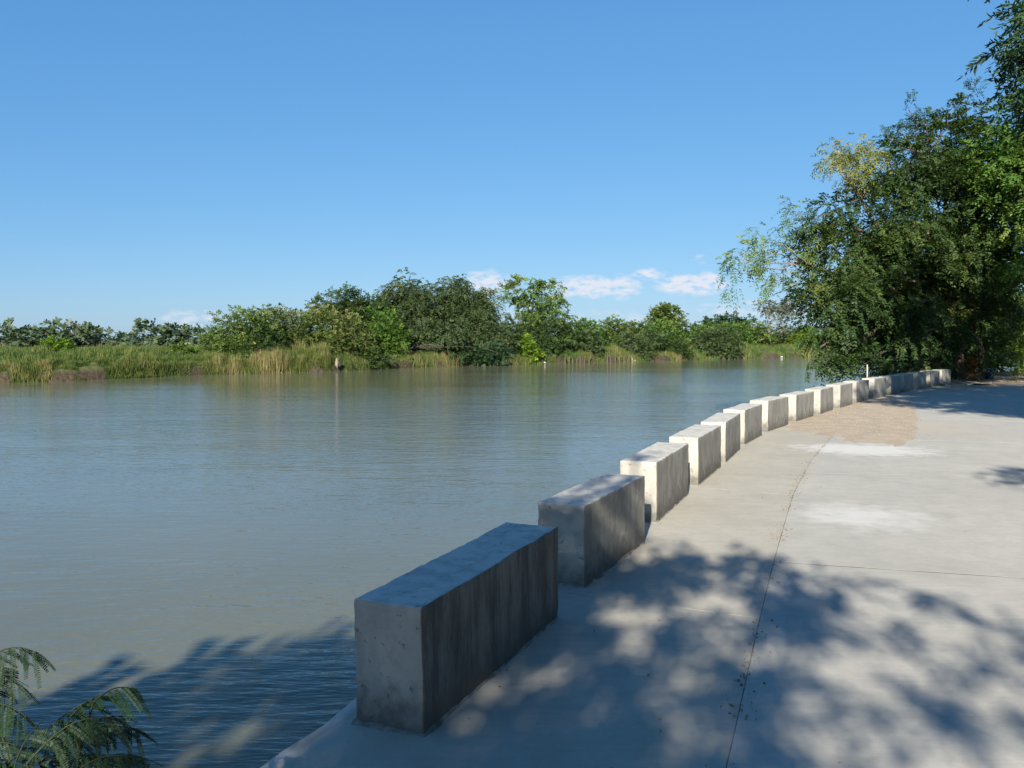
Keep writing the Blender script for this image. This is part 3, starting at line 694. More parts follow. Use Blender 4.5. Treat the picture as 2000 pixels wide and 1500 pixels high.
strokes += poly([(1090, 1060), (1180, 1080), (1300, 1060)], .3, .08, 7.6)
waterc = []
n_ = 0
while n_ < 150:
    u = rng.uniform(-60, 720); v = rng.uniform(1230, 1750)
    top = np.interp(u, [-60, 100, 250, 420, 560, 700], [1460, 1420, 1350, 1290, 1235, 1225])
    if v < top + rng.exponential(10): continue
    if rng.random() > ((v - 661) / 840) ** -3 / 4: continue
    if ((u - 480) / 75) ** 2 + ((v - 1400) / 35) ** 2 < 1: continue
    p = onz(u, v, WZ); waterc.append((p, .22 * rng.uniform(.7, 1.3), rng.uniform(8.2, 9.8))); n_ += 1
lob2 = []
HS = .74
for (u, v, z, r, h) in dap: h *= HS; lob2.append((onz(u, v, z) - LDn * (h / -LDn[2]), r, r * .7))
for (p, r, h) in strokes: h *= HS; lob2.append((p - LDn * ((h + rng.normal(0, .25)) / -LDn[2]), r, r * .8))
for (p, r, h) in waterc: h *= HS + .06; lob2.append((p - LDn * (h / -LDn[2]), r, r * .7))
# blocks themselves: shade over the first, dapples on the second
def on_block(i, lx, ly, lz):
    a = np.array(NEARC[i]); d = np.array([(.61, 1.43), (.56, 1.18), (.56, 1.34)][i]); d = d / np.linalg.norm(d); n = np.array([-d[1], d[0]])
    q = a + d * lx + n * ly; return np.array([q[0], q[1], lz])
for _ in range(44):
    lx = rng.uniform(-.05, 1.6); ly = rng.uniform(0, .36)
    if abs(lx - 1.2) < .24 and ly < .30: continue
    lob2.append((on_block(0, lx, ly, .53) - LDn * (rng.uniform(4.7, 5.9) / -LDn[2]), .14, .10))
for _ in range(26):
    lx = rng.uniform(-.02, .0); ly = rng.uniform(0, .34); lz = rng.uniform(0, .5)
    if abs(lz - .22) < .07 and ly < .2: continue
    lob2.append((on_block(0, 0, ly, lz) - LDn * (rng.uniform(4.7, 5.9) / -LDn[2]), .12, .09))
for (lx, ly, lz) in [(0, .1, .5), (0, .25, .48), (0, .1, .35), (0, .28, .3), (0, .15, .2), (0, .3, .12), (0, .2, .05), (.05, .2, .53), (.12, .08, .53), (.2, .3, .53), (.9, .2, .53), (1.0, .05, .53), (1.0, .1, .53), (.8, .3, .53), (.45, 0, .3), (.5, 0, .15), (.3, 0, .3), (.25, 0, .1), (.95, 0, .35), (1.0, 0, .2), (0,.2,.4), (0,.05,.12)]:
    lob2.append((on_block(1, lx, ly, lz) - LDn * (rng.uniform(4.8, 5.8) / -LDn[2]), .115, .09))
lob2.append((on_block(2, .45, .17, .53) - LDn * (5.4 / -LDn[2]), .07, .06)); lob2.append((on_block(2, .38, .24, .53) - LDn * (5.4 / -LDn[2]), .06, .05))
for _ in range(40):   # over the shrub by the quay
    lob2.append((np.array([rng.uniform(-2.2, -.9), rng.uniform(1.9, 2.7), rng.uniform(-.5, .1)]) - LDn * (rng.uniform(5, 6.2) / -LDn[2]), .15, .11))
def dapple_tree():
    base = gnd(-3.6, -9.6, 0)
    root = empty('tree', base, 'feathery tree behind the viewpoint that throws the dappled shade', 'tree')
    trunk = np.array([base, base + [.2, .1, 1.6], base + [.5, .3, 3.0], base + [.9, .5, 4.2]])
    V, Fq = tube(smoothpts(resample(trunk, .6), 1), np.linspace(.3, .16, len(resample(trunk, .6))), 9); mesh_obj('trunk', V, Fq, M['bark'], root, smooth=True)
    C = np.array([l[0] for l in lob2]); r = np.array([l[1] for l in lob2])
    m = np.maximum(4, (r / .2) ** 2 * 16).astype(int)
    Cm = np.repeat(C, m, 0); rm = np.repeat(r, m)
    q = unit(rng.normal(0, 1, Cm.shape)) * (rng.random(len(Cm)) ** .6)[:, None]
    Pb = Cm + q * rm[:, None] * np.array([1, 1, .7])
    D = unit(q + rng.normal(0, .4, Cm.shape) + [0, 0, -.15])
    V, Fq, a = sprays(Pb, D, np.full(len(Cm), .16), 4, .095, .042, np.full(len(Cm), .45), .2)
    mesh_obj('crown', V, Fq, M['leaf_deep'], root, attr=a)
    # limbs: greedy tree linking clusters to the trunk top
    parts = []; nodes = [trunk[-1]]; order = np.argsort(np.linalg.norm(C - trunk[-1], axis=1))
    for i in order:
        nd = np.array(nodes); dist = np.linalg.norm(nd - C[i], axis=1); j = int(np.argmin(dist))
        L_ = dist[j]; rr = .010 + .012 * min(L_, 2)
        parts.append(tube(wander(nodes[j], C[i], 3, .05), [rr, rr * .8, .007], 4)); nodes.append(C[i])
    V, Fq = cat_geo(parts); mesh_obj('limbs', V, Fq, M['bark'], root)
dapple_tree()

# dense trees added out of view, right and behind, to block sky light
def sky_blocker(label, base, lobes, tr=.28):
    L_ = [(np.array(l[:3], float), l[3], l[3] * .85) for l in lobes]
    make_tree('tree', label, 'tree', base, [(lobes[0][0], lobes[0][1], 2.6), (lobes[0][0], lobes[0][1], 4.0)], tr, L_, 'leaf_deep', rc=.9, k=5.5, m=9, npair=5, L=.6, ll=.3, lw=.17, limb_frac=.03)
sky_blocker('dense added sky-blocking tree just outside the right edge of the view', gnd(12, 3.6, 0), [(12, 3.6, 5.5, 2.6), (11.6, 2.6, 3.2, 2.2), (12.6, 4.8, 3.5, 2.2), (12, 3.4, 7.5, 1.8)])
sky_blocker('dense added sky-blocking tree beside the viewpoint on the right', gnd(9.6, 0, 0), [(9.6, 0, 5.2, 2.5), (8.0, .2, 7.2, 1.2), (9.6, 1.6, 8.6, 1.4), (8.9, -.9, 3.0, 2.0), (10.4, 1, 3.0, 2.2), (9.6, 0, 7.2, 1.8)])
sky_blocker('dense added sky-blocking tree to the right behind the viewpoint', gnd(7.6, -3.6, 0), [(7.6, -3.6, 5.0, 2.4), (6.3, -1.8, 6.8, 1.1), (5.0, -4.0, 6.0, 1.6), (4.8, -5.6, 7.5, 1.6), (7.0, -4.2, 3.0, 2.0), (8.2, -2.8, 3.0, 2.0)])
sky_blocker('low bushy added sky-blocking tree on the river side behind the viewpoint', gnd(-6.8, -7.5, -.3), [(-6.8, -7.5, 3.6, 2.0), (-6.0, -6.4, 2.0, 1.5), (-7.6, -8.6, 4.0, 2.2)], .2)
sky_blocker('low bushy added sky-blocking tree on the road directly behind the viewpoint', gnd(3.2, -8.8, 0), [(3.2, -8.8, 3.0, 2.0), (4.8, -8.2, 3.2, 2.0), (1.6, -9.4, 2.6, 1.8)], .2)

# ------------------------------------------------------------------ far bank vegetation
def far_depth(u):
    """depth of the far waterline in picture column u"""
    x = (u - 1000) / 1617
    f = farS[(farS[:, 1] > 20)]
    g_ = f[:, 0] / f[:, 1]
    return float(np.interp(x, g_, f[:, 1]))
def bush(label, name, cat, items, leaf, inland, rc=.65, k=10.0, m=7, npair=4, L=.45, ll=.21, lw=.125, droop=.25, flat=.75, tr=.12, bark='bark', group=None, inner=.3, base_u=None, limb_frac=.05):
    u0 = base_u if base_u is not None else items[0][0]
    D = far_depth(u0) + inland
    lobes = [lob(u, v, r * 1.06, D + dz, fz) for (u, v, r, dz, fz) in items]
    b = atd(u0, 700, D); zg = float(np.interp(inland, PRT, PRZ))
    base = np.array([b[0], b[1], zg - .1])
    low = min(l[0][2] for l in lobes)
    top = np.array([b[0] + rng.normal(0, .2), b[1], max(zg + .5, low)])
    return make_tree(name, label, cat, base, [(base + top) / 2 + [.1, 0, 0], top], tr, lobes, leaf, bark, group, rc, k, m, npair, L, ll, lw, droop, flat, inner, limb_frac,
                     trunk_name='trunk' if cat == 'tree' else 'stems', crown_name='crown' if cat == 'tree' else 'foliage')
# distant trees left
fgp = 'far trees beyond the left grass bank'
K = dict(rc=1.2, k=5, m=9, npair=4, L=1.0, ll=.55, lw=.33)
bush('dark rounded tree at the left edge behind the grass bank', 'tree', 'tree', [(15, 662, 26, 0, .8), (-20, 660, 30, 2, .8), (40, 672, 18, 0, .8)], 'leaf_far', 45, group=fgp, tr=.3, **K)
bush('umbrella-topped distant tree on a thin pale trunk left of the grass bank', 'tree', 'tree', [(90, 648, 22, 0, .6), (78, 662, 16, 0, .6), (108, 660, 18, 0, .6)], 'leaf_far', 45, group=fgp, tr=.25, bark='bark_pale', **K)
bush('low dark tree between the umbrella-topped tree and the long distant clump', 'tree', 'tree', [(60, 668, 18, 0, .8), (130, 670, 20, 2, .8), (115, 676, 18, 2, .7)], 'leaf_far', 50, group=fgp, tr=.25, **K)
bush('small bluish tree with a loose top in the far left clump', 'tree', 'tree', [(137, 655, 14, 0, .8), (142, 668, 16, 0, .8)], 'leaf_grey', 55, group=fgp, tr=.2, **K)
bush('long low distant tree sloping down to the right behind the grass', 'tree', 'tree', [(168, 660, 20, 0, .7), (190, 665, 18, 0, .7), (215, 670, 16, 2, .6), (238, 675, 14, 4, .6)], 'leaf_far', 50, group=fgp, tr=.25, **K)
bush('rounded dark tree in the middle distance right of the gap', 'tree', 'tree', [(288, 655, 22, 0, .8), (265, 667, 16, 0, .8), (312, 662, 20, 0, .7)], 'leaf_far', 45, group=fgp, tr=.25, **K)
bush('broad dark flat-topped tree just left of the big shrubs', 'tree', 'tree', [(345, 660, 22, 0, .7), (375, 662, 22, 0, .7), (400, 672, 22, 0, .7), (330, 672, 20, 0, .7)], 'leaf_far', 42, group=fgp, tr=.25, **K)
# bright vines in the grass
bush('bright green creeper mound in the grass of the left bank', 'shrub', 'shrub', [(105, 678, 16, 0, .5), (130, 672, 12, 0, .5), (85, 682, 12, 0, .5)], 'leaf_lime', 9, rc=.5, ll=.2, lw=.15, L=.4, tr=.04)
bush('small green shrub among the tall grass near the big shrubs', 'shrub', 'shrub', [(352, 685, 16, 0, .6), (368, 692, 14, 0, .6), (335, 690, 10, 0, .6)], 'leaf_bright', 6, rc=.5, ll=.2, lw=.15, L=.4, tr=.04)
# shrub mass
bush('large round green shrub at the left end of the far shrub mass', 'shrub', 'shrub', [(455, 650, 42, 0, .9), (430, 672, 32, -1, .9), (490, 640, 38, 0, .8), (470, 690, 38, -2, .7), (440, 700, 24, -2, .6)], 'leaf_mid', 6)
bush('dark green shrub hanging over the water left of the tan reeds', 'shrub', 'shrub', [(500, 690, 34, 0, .8), (480, 708, 22, -1, .7), (510, 665, 32, 1, .9)], 'leaf_dark', 2.5)
bush('broad yellow-green shrub with brownish flower heads above the reeds', 'shrub', 'shrub', [(540, 640, 44, 0, .8), (580, 650, 44, 0, .8), (560, 672, 36, -1, .7), (520, 625, 24, 1, .7)], 'leaf_mixed', 9)
bush('pinkish-brown tipped shrub below the dark feathery trees', 'shrub', 'shrub', [(635, 640, 42, 0, .8), (675, 655, 42, 0, .9), (650, 680, 42, -2, .8), (700, 680, 36, -1, .8), (620, 615, 20, 1, .8)], 'leaf_mixed', 8)
bush('tall slender bright green shrub in front of the dark feathery trees', 'shrub', 'shrub', [(745, 640, 32, 0, 1.1), (735, 672, 30, 0, .9), (770, 660, 28, 0, 1.0), (755, 690, 28, -1, .8)], 'leaf_bright', 6)
bush('dark leafy shrub at the waterline right of the pale stump', 'shrub', 'shrub', [(700, 700, 26, 0, .7), (730, 704, 22, 0, .7), (680, 690, 20, 0, .7)], 'leaf_dark', 2.5)
# dark feathery trees
KD = dict(rc=.8, k=10.5, m=8, npair=5, L=.8, ll=.26, lw=.13, droop=.6, flat=.45, tr=.35, limb_frac=.08)
bush('small round-topped dark tree left of the twin feathery trees', 'tree', 'tree', [(672, 590, 26, 0, .9), (690, 610, 30, 0, .8), (655, 612, 22, 0, .8), (620, 598, 13, 3, .8), (640, 606, 15, 3, .8)], 'leaf_dark', 16, **{**KD, 'droop': .2})
bush('wide low dark tree joining the small round top to the twin trees', 'tree', 'tree', [(725, 600, 28, 0, .8), (710, 625, 34, 0, .8), (745, 625, 34, 0, .8)], 'leaf_dark', 14, **{**KD, 'droop': .3})
bush('left one of the two tall dark olive feathery trees', 'tree', 'tree', [(795, 580, 40, 0, .9), (770, 605, 38, 0, .9), (820, 610, 44, 0, .9), (795, 645, 44, -1, .9), (840, 655, 34, -2, .8), (760, 640, 30, 0, .9), (870, 650, 30, -3, .8)], 'leaf_olive', 10, **KD)
bush('right and tallest one of the two dark olive feathery trees', 'tree', 'tree', [(880, 575, 36, 0, .9), (850, 595, 34, 0, .9), (915, 590, 38, 0, .9), (940, 620, 36, 0, 1.0), (890, 625, 44, 0, .9), (925, 655, 40, -1, .9), (955, 665, 34, -2, .9), (950, 580, 16, 0, 1.3), (975, 660, 24, -2, 1)], 'leaf_olive', 10, **KD)
bush('dark shade-filled undergrowth beneath the twin feathery trees', 'shrub', 'shrub', [(800, 690, 30, 3, .6), (850, 690, 34, 3, .6), (900, 692, 34, 3, .6), (950, 692, 30, 3, .6), (980, 690, 20, 2, .7), (870, 668, 40, 4, .6)], 'leaf_deep', 4)
# pale green tall tree
bush('tall light green tree with an open layered crown in the middle of the far bank', 'tree', 'tree', [(1025, 568, 28, 0, .8), (1000, 575, 16, 0, .8), (1050, 560, 18, 0, .7), (1072, 575, 22, 0, .9), (1080, 602, 24, 0, .8), (1040, 600, 30, 0, .7), (1055, 625, 32, 0, .7), (1025, 628, 24, 0, .7), (1090, 615, 14, 0, .8)], 'leaf_pale', 14, rc=.9, k=4.6, m=9, npair=5, L=.7, ll=.32, lw=.19, tr=.22, flat=.4, droop=.3)
bush('bluish green shrubbery under the tall light green tree', 'shrub', 'shrub', [(1000, 645, 24, 0, .8), (1035, 655, 34, 0, .8), (1075, 650, 32, 0, .8), (1110, 652, 26, 0, .8), (995, 672, 22, -1, .8), (1070, 675, 24, -2, .7)], 'leaf_dark', 8)
bush('small lime green bush at the waterline', 'shrub', 'shrub', [(1030, 684, 19, 0, .9), (1022, 696, 15, 0, .7), (1042, 694, 14, 0, .7), (1030, 668, 9, 0, 1)], 'leaf_lime', 1.6, rc=.5, ll=.26, lw=.16, L=.4, tr=.05)
# hedge to the right
hl = [('low green thicket right of the tall light green tree', 1135, 648, 30, 'leaf_bright', 12), ('even-topped green thicket with a few bare spikes', 1185, 650, 32, 'leaf_mid', 14),
      ('rounded mid green thicket left of the dome-shaped tree', 1240, 650, 32, 'leaf_mid', 14), ('dense green thicket under the dome-shaped tree', 1285, 655, 32, 'leaf_bright', 10),
      ('bright green thicket in the dip right of the dome-shaped tree', 1365, 650, 26, 'leaf_bright', 16), ('pale green thicket left of the grey tree', 1430, 648, 28, 'leaf_bright', 14), ('dark green thicket behind the grass at the far bend', 1465, 655, 30, 'leaf_mid', 14), ('green thicket partly hidden by the overhanging tree', 1550, 660, 34, 'leaf_mid', 14)]
for (lb, u, v, r, lf, inl) in hl:
    bush(lb, 'shrub', 'shrub', [(u - r * .5, v, r * .75, 0, .8), (u + r * .5, v - 2, r * .8, 0, .8), (u, v + r * .6, r * .8, -1, .7), (u + r, v + r * .4, r * .6, 0, .8)], lf, inl, rc=.8, ll=.26, lw=.16, group='green thickets along the far bank')
bush('dark brownish shrub with a narrow foot standing at the waterline', 'shrub', 'shrub', [(1152, 662, 20, 0, .9), (1160, 678, 16, 0, .9), (1158, 692, 9, 0, .9)], 'leaf_olive', 2)
bush('small rounded olive shrub sloping to the water', 'shrub', 'shrub', [(1235, 670, 24, 0, .8), (1250, 686, 18, 0, .8), (1262, 692, 12, 0, .8), (1270, 665, 22, 2, .8)], 'leaf_olive', 2.5)
bush('dome-shaped light green tree rising above the thicket', 'tree', 'tree', [(1292, 615, 22, 0, .9), (1308, 622, 24, 0, .9), (1282, 630, 18, 0, .9), (1322, 640, 18, 0, .9), (1332, 655, 12, 0, .9)], 'leaf_mid', 20, rc=.8, ll=.3, lw=.2, tr=.3)
bush('very dark bush at the waterline below the dome-shaped tree', 'shrub', 'shrub', [(1312, 680, 22, 0, .8), (1328, 686, 18, 0, .8), (1298, 670, 20, 1, .8), (1335, 690, 14, 0, .7)], 'leaf_dark', 2.5)
bush('broad brown-green overhanging bush at the water beside the far grass', 'shrub', 'shrub', [(1380, 665, 28, 0, .8), (1410, 662, 28, 0, .8), (1430, 675, 22, 0, .8), (1390, 684, 24, -1, .6), (1355, 680, 18, 0, .7), (1425, 688, 18, -1, .5)], 'leaf_olive', 3)
bush('distant dark flat-topped tree behind the thicket', 'tree', 'tree', [(1400, 630, 22, 0, .5), (1430, 627, 20, 0, .5), (1375, 636, 14, 0, .5), (1455, 633, 16, 0, .5), (1415, 640, 24, 0, .5)], 'leaf_deep', 60, **{**K, 'rc': 1.2})
bush('airy grey-green tree with a flat top near the overhanging branches', 'tree', 'tree', [(1500, 600, 22, 0, .5), (1530, 596, 22, 0, .5), (1515, 612, 26, 0, .6), (1545, 610, 22, 0, .6), (1490, 595, 12, 0, .5), (1520, 635, 26, 0, .8), (1545, 590, 16, 0, .5)], 'leaf_grey', 12, rc=.9, k=3.8, ll=.28, lw=.16, tr=.18, bark='bark_pale', limb_frac=.2)
bush('yellow-green shrub behind the far grass under the overhanging tree', 'shrub', 'shrub', [(1560, 668, 18, 0, .8), (1580, 660, 22, 0, .8)], 'leaf_lime', 8, rc=.6)
for (lb, u, v, r, lf, inl) in [('green shrub seen low between the hanging branches and the block row', 1640, 672, 24, 'leaf_mid', 10), ('tall green shrub hidden behind the big tree', 1710, 660, 34, 'leaf_mid', 12), ('wide green shrub behind the shaded trunks', 1800, 655, 44, 'leaf_mid', 14), ('green shrub on the far side of the river at the right edge', 1950, 655, 44, 'leaf_mid', 14)]:
    bush(lb, 'shrub', 'shrub', [(u - r * .6, v, r * .8, 0, .8), (u + r * .6, v, r * .8, 0, .8), (u, v + r * .5, r * .7, -1, .6), (u + r * 1.4, v + 4, r * .7, 0, .8)], lf, inl, rc=1.1, ll=.34, lw=.2)
# closing wood behind so that no bare horizon shows
def wood():
    parts = []; at = []
    for u in np.arange(-250, 2300, 16):
        D = 260 + 60 * math.sin(u * .013)
        hpx = 12 + 5 * math.sin(u * .021) + 4 * rng.random()
        V, Fq, a, C = crown_geo([lob(u, 668 - hpx * .4, hpx, D)], 2.0, 4, 4, 3, 1.6, 1.1, .7, .2, .6)
        parts.append((V, Fq)); at.append(a)
    V, Fq = cat_geo(parts)
    tag(mesh_obj('distant_wood', V, Fq, M['leaf_far'], attr=np.concatenate(at)), 'low continuous band of distant dark trees along the horizon', 'woodland', kind='stuff')
wood()

# grasses and reeds along the far bank
def blades(Pb, h, wdt, lean=.5):
    N = len(Pb)
    a = rng.uniform(0, 2 * math.pi, N); d = np.stack([np.cos(a), np.sin(a), np.zeros(N)], 1)
    ln = d * (h * lean * rng.random(N))[:, None]
    s = np.stack([np.cos(a + 1.57), np.sin(a + 1.57), np.zeros(N)], 1) * (wdt * .6)[:, None]
    tip = Pb + ln + np.array([0, 0, 1]) * (h * rng.uniform(.8, 1, N))[:, None]
    V = np.stack([Pb - s, Pb + s, tip], 1).reshape(-1, 3)
    return V, np.arange(3 * N).reshape(N, 3)
def grass_patch(name, label, u0, u1, t0, t1, n, h0, h1, mat, wd=.05, cat='grass', bias=1.0, tone=.4):
    X = []
    us = rng.uniform(u0, u1, n); tt = t0 + (t1 - t0) * rng.random(n) ** bias; lowm = rng.random(n) < .3; tt[lowm] = rng.uniform(t0, 1.9, lowm.sum())
    D = np.array([far_depth(u) for u in us]); 
    x = (us - 1000) / 1617 * D + fn[0] * tt; y = D + fn[1] * tt
    z = np.interp(tt, PRT, PRZ) - .12
    Pb = np.stack([x, y, z], 1)
    cl_ = np.array([mnoise.noise(Vector((a * .35, b * .35, 3.3))) for a, b in zip(x, y)]); cl2 = np.array([mnoise.noise(Vector((a * 1.3, b * 1.3, 8))) for a, b in zip(x, y)])
    h = rng.uniform(h0, h1, n) * np.maximum(.3, 1 + .8 * cl_ + .9 * cl2)
    w_ = wd * rng.uniform(.7, 1.4, n)
    V, Fq = blades(Pb, h, w_)
    a = np.clip(tone + .55 * cl_ + .45 * cl2 + rng.normal(0, .15, n) + .18 * (tt < 1), 0, 1)
    tag(mesh_obj(name, V, Fq, M[mat], attr=a), label, cat, kind='stuff')
grass_patch('bank_grass', 'long green and straw grass covering the low left far bank', -120, 440, -.2, 16, 130000, .2, .62, 'grass', .06, bias=1.3, tone=.26)
grass_patch('reeds', 'tall yellowish reeds with dry tan stalks at the water', 525, 650, 0, 3.5, 15000, .6, 1.3, 'reed', .05, cat='reeds', tone=.3)
grass_patch('bank_grass', 'short green grass strip along the middle far bank', 990, 1345, .0, 8, 38000, .35, .75, 'grass', .055, tone=.3)
grass_patch('bank_grass', 'green grass slope at the far bend of the river', 1345, 2050, .0, 14, 45000, .4, .85, 'grass', .085, tone=.25)
grass_patch('reeds', 'dry tan reed tufts under the left shrubs', 395, 535, -.1, 2.0, 7000, .5, 1.0, 'reed', .035, cat='reeds', tone=.35)
grass_patch('bank_grass', 'sparse dead brown grass hanging under the feathery trees', 640, 1000, -.1, 2.2, 16000, .3, .7, 'grass', .04, tone=.3)

# debris on the far bank
def rockish(name, label, cat, c, size, mat, seed=1, parent=None):
    bm = bmesh.new(); bmesh.ops.create_icosphere(bm, subdivisions=3, radius=1)
    for v in bm.verts:
        p = v.co.copy(); v.co *= 1 + .45 * mnoise.noise(p * 1.3 + Vector((seed, 0, 0))) + .2 * mnoise.noise(p * 4 + Vector((seed, 3, 0)))
        v.co = Vector((v.co.x * size[0], v.co.y * size[1], v.co.z * size[2]))
    me = bpy.data.meshes.new(name); bm.to_mesh(me); bm.free(); me.materials.append(mat)
    o = bpy.data.objects.new(name, me); COL.objects.link(o); o.location = [float(x) for x in c]
    return tag(o, label, cat)
D = far_depth(658) - .3
rockish('tree_stump', 'pale bleached stump standing at the waterline beside the reeds', 'stump', atd(658, 708, D), (.14, .14, .5), M['bark_pale'], 2)
for (u, v, lb, sc, sd) in [(1240, 701, 'white litter bag at the waterline in front of the stakes', .05, 4), (1527, 697.5, 'white litter floating off the far grass slope', .14, 5), (1064, 700, 'pale grey litter at the waterline right of the lime green bush', .1, 6), (955, 700, 'small white litter bag on the shaded bank below the feathery trees', .12, 7)]:
    D = far_depth(u) - .4; p = atd(u, v, D); p[2] = WZ + .12
    rockish('litter_bag', lb, 'litter', p, (sc * 1.3, sc, sc * .6), M['litter'], sd)
stk = [1104, 1112, 1119, 1127, 1134, 1141, 1149, 1186, 1193, 1201, 1210, 1219, 1228, 1236]
words = ['leftmost stake of the left cluster', 'second stake of the left cluster', 'third stake of the left cluster', 'middle stake of the left cluster', 'fifth stake of the left cluster', 'sixth stake of the left cluster', 'rightmost stake of the left cluster',
         'leftmost stake of the right cluster', 'second stake of the right cluster', 'third stake of the right cluster', 'middle stake of the right cluster', 'fifth stake of the right cluster', 'sixth stake of the right cluster', 'rightmost stake of the right cluster']
for u, wd_ in zip(stk, words):
    D = far_depth(u) - .2; p = atd(u, 700, D); hh = rng.uniform(.5, 1.0)
    a_ = np.array([p[0], p[1], WZ - .4]); b_ = np.array([p[0] + rng.normal(0, .1), p[1] + rng.normal(0, .1), WZ + hh])
    V, Fq = tube([a_, (a_ + b_) / 2, b_], [.09, .085, .07], 7)
    V = np.r_[V, [b_]]; o = mesh_obj('stake', V, [*map(list, Fq), *[[14 + k, 14 + (k + 1) % 7, 21] for k in range(7)]], M['bark_pale'] if u == 1236 else M['bark'])
    tag(o, f'short wooden bank stake, {wd_} at the far waterline', 'stake', 'wooden stakes at the far waterline')

# pale stake behind the block row
p = np.array([9.95, 23.3])
a_ = np.array([p[0], p[1], -2.2]); b_ = atd(1694, 712, 23.3)
b_[0] = p[0] = (1694 - 1000) / 1617 * 23.3; a_[0] = p[0] + .05
V, Fq = tube(np.linspace(a_, b_, 8), [.024, .023, .023, .024, .022, .021, .022, .018], 8)
V = np.r_[V, [b_]]
o = mesh_obj('pole', V, [*map(list, Fq), *[[56 + k, 56 + (k + 1) % 8, 64] for k in range(8)]], M['stake'], smooth=True)
tag(o, 'thin pale pole standing in the water behind the block row', 'pole')

# things at the tree foot
def bag(name, label, cat, u, v, s, mat, sd):
    c = onz(u, v, 0.02); rockish(name, label, cat, (c[0], c[1], s[2] * .8 + .03), s, mat, sd)
bag('sack', 'dark blue stuffed sack standing at the foot of the trees', 'sack', 1932, 742, (.15, .14, .26), M['blue'], 11)
bag('litter_bag', 'small pale crumpled bag at the foot of the big trunk', 'litter', 1873, 742, (.06, .05, .035), M['pale_rock'], 12)
bag('litter_bag', 'small pale bag on the ground left of the blue sack', 'litter', 1911, 744, (.06, .05, .06), M['pale_rock'], 13)
bag('stone', 'pale stone lying at the end of the block row', 'stone', 1840, 752, (.16, .12, .07), M['pale_rock'], 14)

# verge: tan dry ground at the right, beyond the road end
c0 = onz(1985, 742)
n = 26
P = np.zeros((n, n, 3))
for i in range(n):
    for j in range(n):
        x = 15.0 + 14 * i / (n - 1); y = 29.2 + 9 * j / (n - 1) + (x - 15) * .22
        e = min(i, n - 1 - i, j, n - 1 - j) / 4
        P[i, j] = (x, y, min(1, e) * .10 - .05 + .05 * nz2(x, y, .9, 6))
grid_obj('verge_ground', P, M['sand'])
def near_grass(name, label, x0, x1, y0, y1, n, h, mat, tone, wd=.012):
    x = rng.uniform(x0, x1, n); y = rng.uniform(y0, y1, n) + (x - 15) * .22
    cl_ = np.array([mnoise.noise(Vector((a * .9, b * .9, 1.3))) for a, b in zip(x, y)])
    keep = cl_ > -.05; x, y, cl_ = x[keep], y[keep], cl_[keep]
    V, Fq = blades(np.stack([x, y, np.full(len(x), .0)], 1), h * rng.uniform(.5, 1.2, len(x)), np.full(len(x), wd), .8)
    tag(mesh_obj(name, V, Fq, M[mat], attr=np.clip(tone + rng.normal(0, .2, len(x)), 0, 1)), label, 'grass', kind='stuff')
near_grass('dry_grass', 'dry straw grass along the tan verge past the road', 16, 28, 30, 37, 9000, .16, 'reed', .8, .02)

# ------------------------------------------------------------------ sand patch, gravel, crumbs
def sand_patch():
    cs = np.array([onz(u, v)[:2] for (u, v) in [(1520, 826), (1590, 846), (1680, 862), (1775, 868), (1790, 830), (1785, 790), (1740, 778), (1690, 782), (1620, 800)]])
    ctr = cs.mean(0)
    ring = resample(np.r_[cs, cs[:1]], .12)[:-1]
    rows_ = 16; V = []
    for k in range(rows_):
        f = k / (rows_ - 1)
        for p in ring:
            q = ctr + (p - ctr) * (1.12 * (1 - f) + .0 * f)
            hgt = -.012 + .03 * min(1, f * 2.6) + .012 * mnoise.noise(Vector((q[0] * 2.2, q[1] * 2.2, 0))) + .008 * mnoise.noise(Vector((q[0] * 7, q[1] * 7, 4)))
            V.append((q[0], q[1], hgt + .006))
    n_ = len(ring); idx = np.arange(rows_ * n_).reshape(rows_, n_)
    nx_ = np.roll(idx, -1, 1)
    Fq = np.stack([idx[:-1], nx_[:-1], nx_[1:], idx[1:]], -1).reshape(-1, 4)
    tag(mesh_obj('sand_patch', np.array(V), Fq, M['sand'], smooth=True), 'thin spread of tan sand and gravel left beside the block row', 'sand', kind='stuff')
    return cs, ctr
cs, ctr = sand_patch()
def pebbles(name, label, P, size, mat, cat):
    N = len(P); base = np.array([[1, 0, 0], [-1, 0, 0], [0, 1, 0], [0, -1, 0], [0, 0, .6], [0, 0, -.6]], float)
    s = size[:, None, None]; V = base[None] * s * rng.uniform(.6, 1.3, (N, 6, 1))
    a = rng.uniform(0, 6.28, N); ca, sa = np.cos(a)[:, None], np.sin(a)[:, None]
    V = np.stack([V[..., 0] * ca - V[..., 1] * sa, V[..., 0] * sa + V[..., 1] * ca, V[..., 2]], -1) + P[:, None]
    T_ = np.array([[0, 2, 4], [2, 1, 4], [1, 3, 4], [3, 0, 4], [2, 0, 5], [1, 2, 5], [3, 1, 5], [0, 3, 5]])
    Fq = (np.arange(N)[:, None, None] * 6 + T_[None]).reshape(-1, 3)
    tag(mesh_obj(name, V.reshape(-1, 3), Fq, mat, attr=None), label, cat, kind='stuff')
n = 2600
w_ = rng.dirichlet(np.ones(len(cs)) * .35, n); Pp = w_ @ cs + rng.normal(0, .3, (n, 2))
pebbles('gravel', 'loose gravel and pebbles on the tan sand patch', np.c_[Pp, np.full(n, .022)], np.clip(rng.lognormal(-5.0, .5, n), .003, .02), M['sand'], 'gravel')
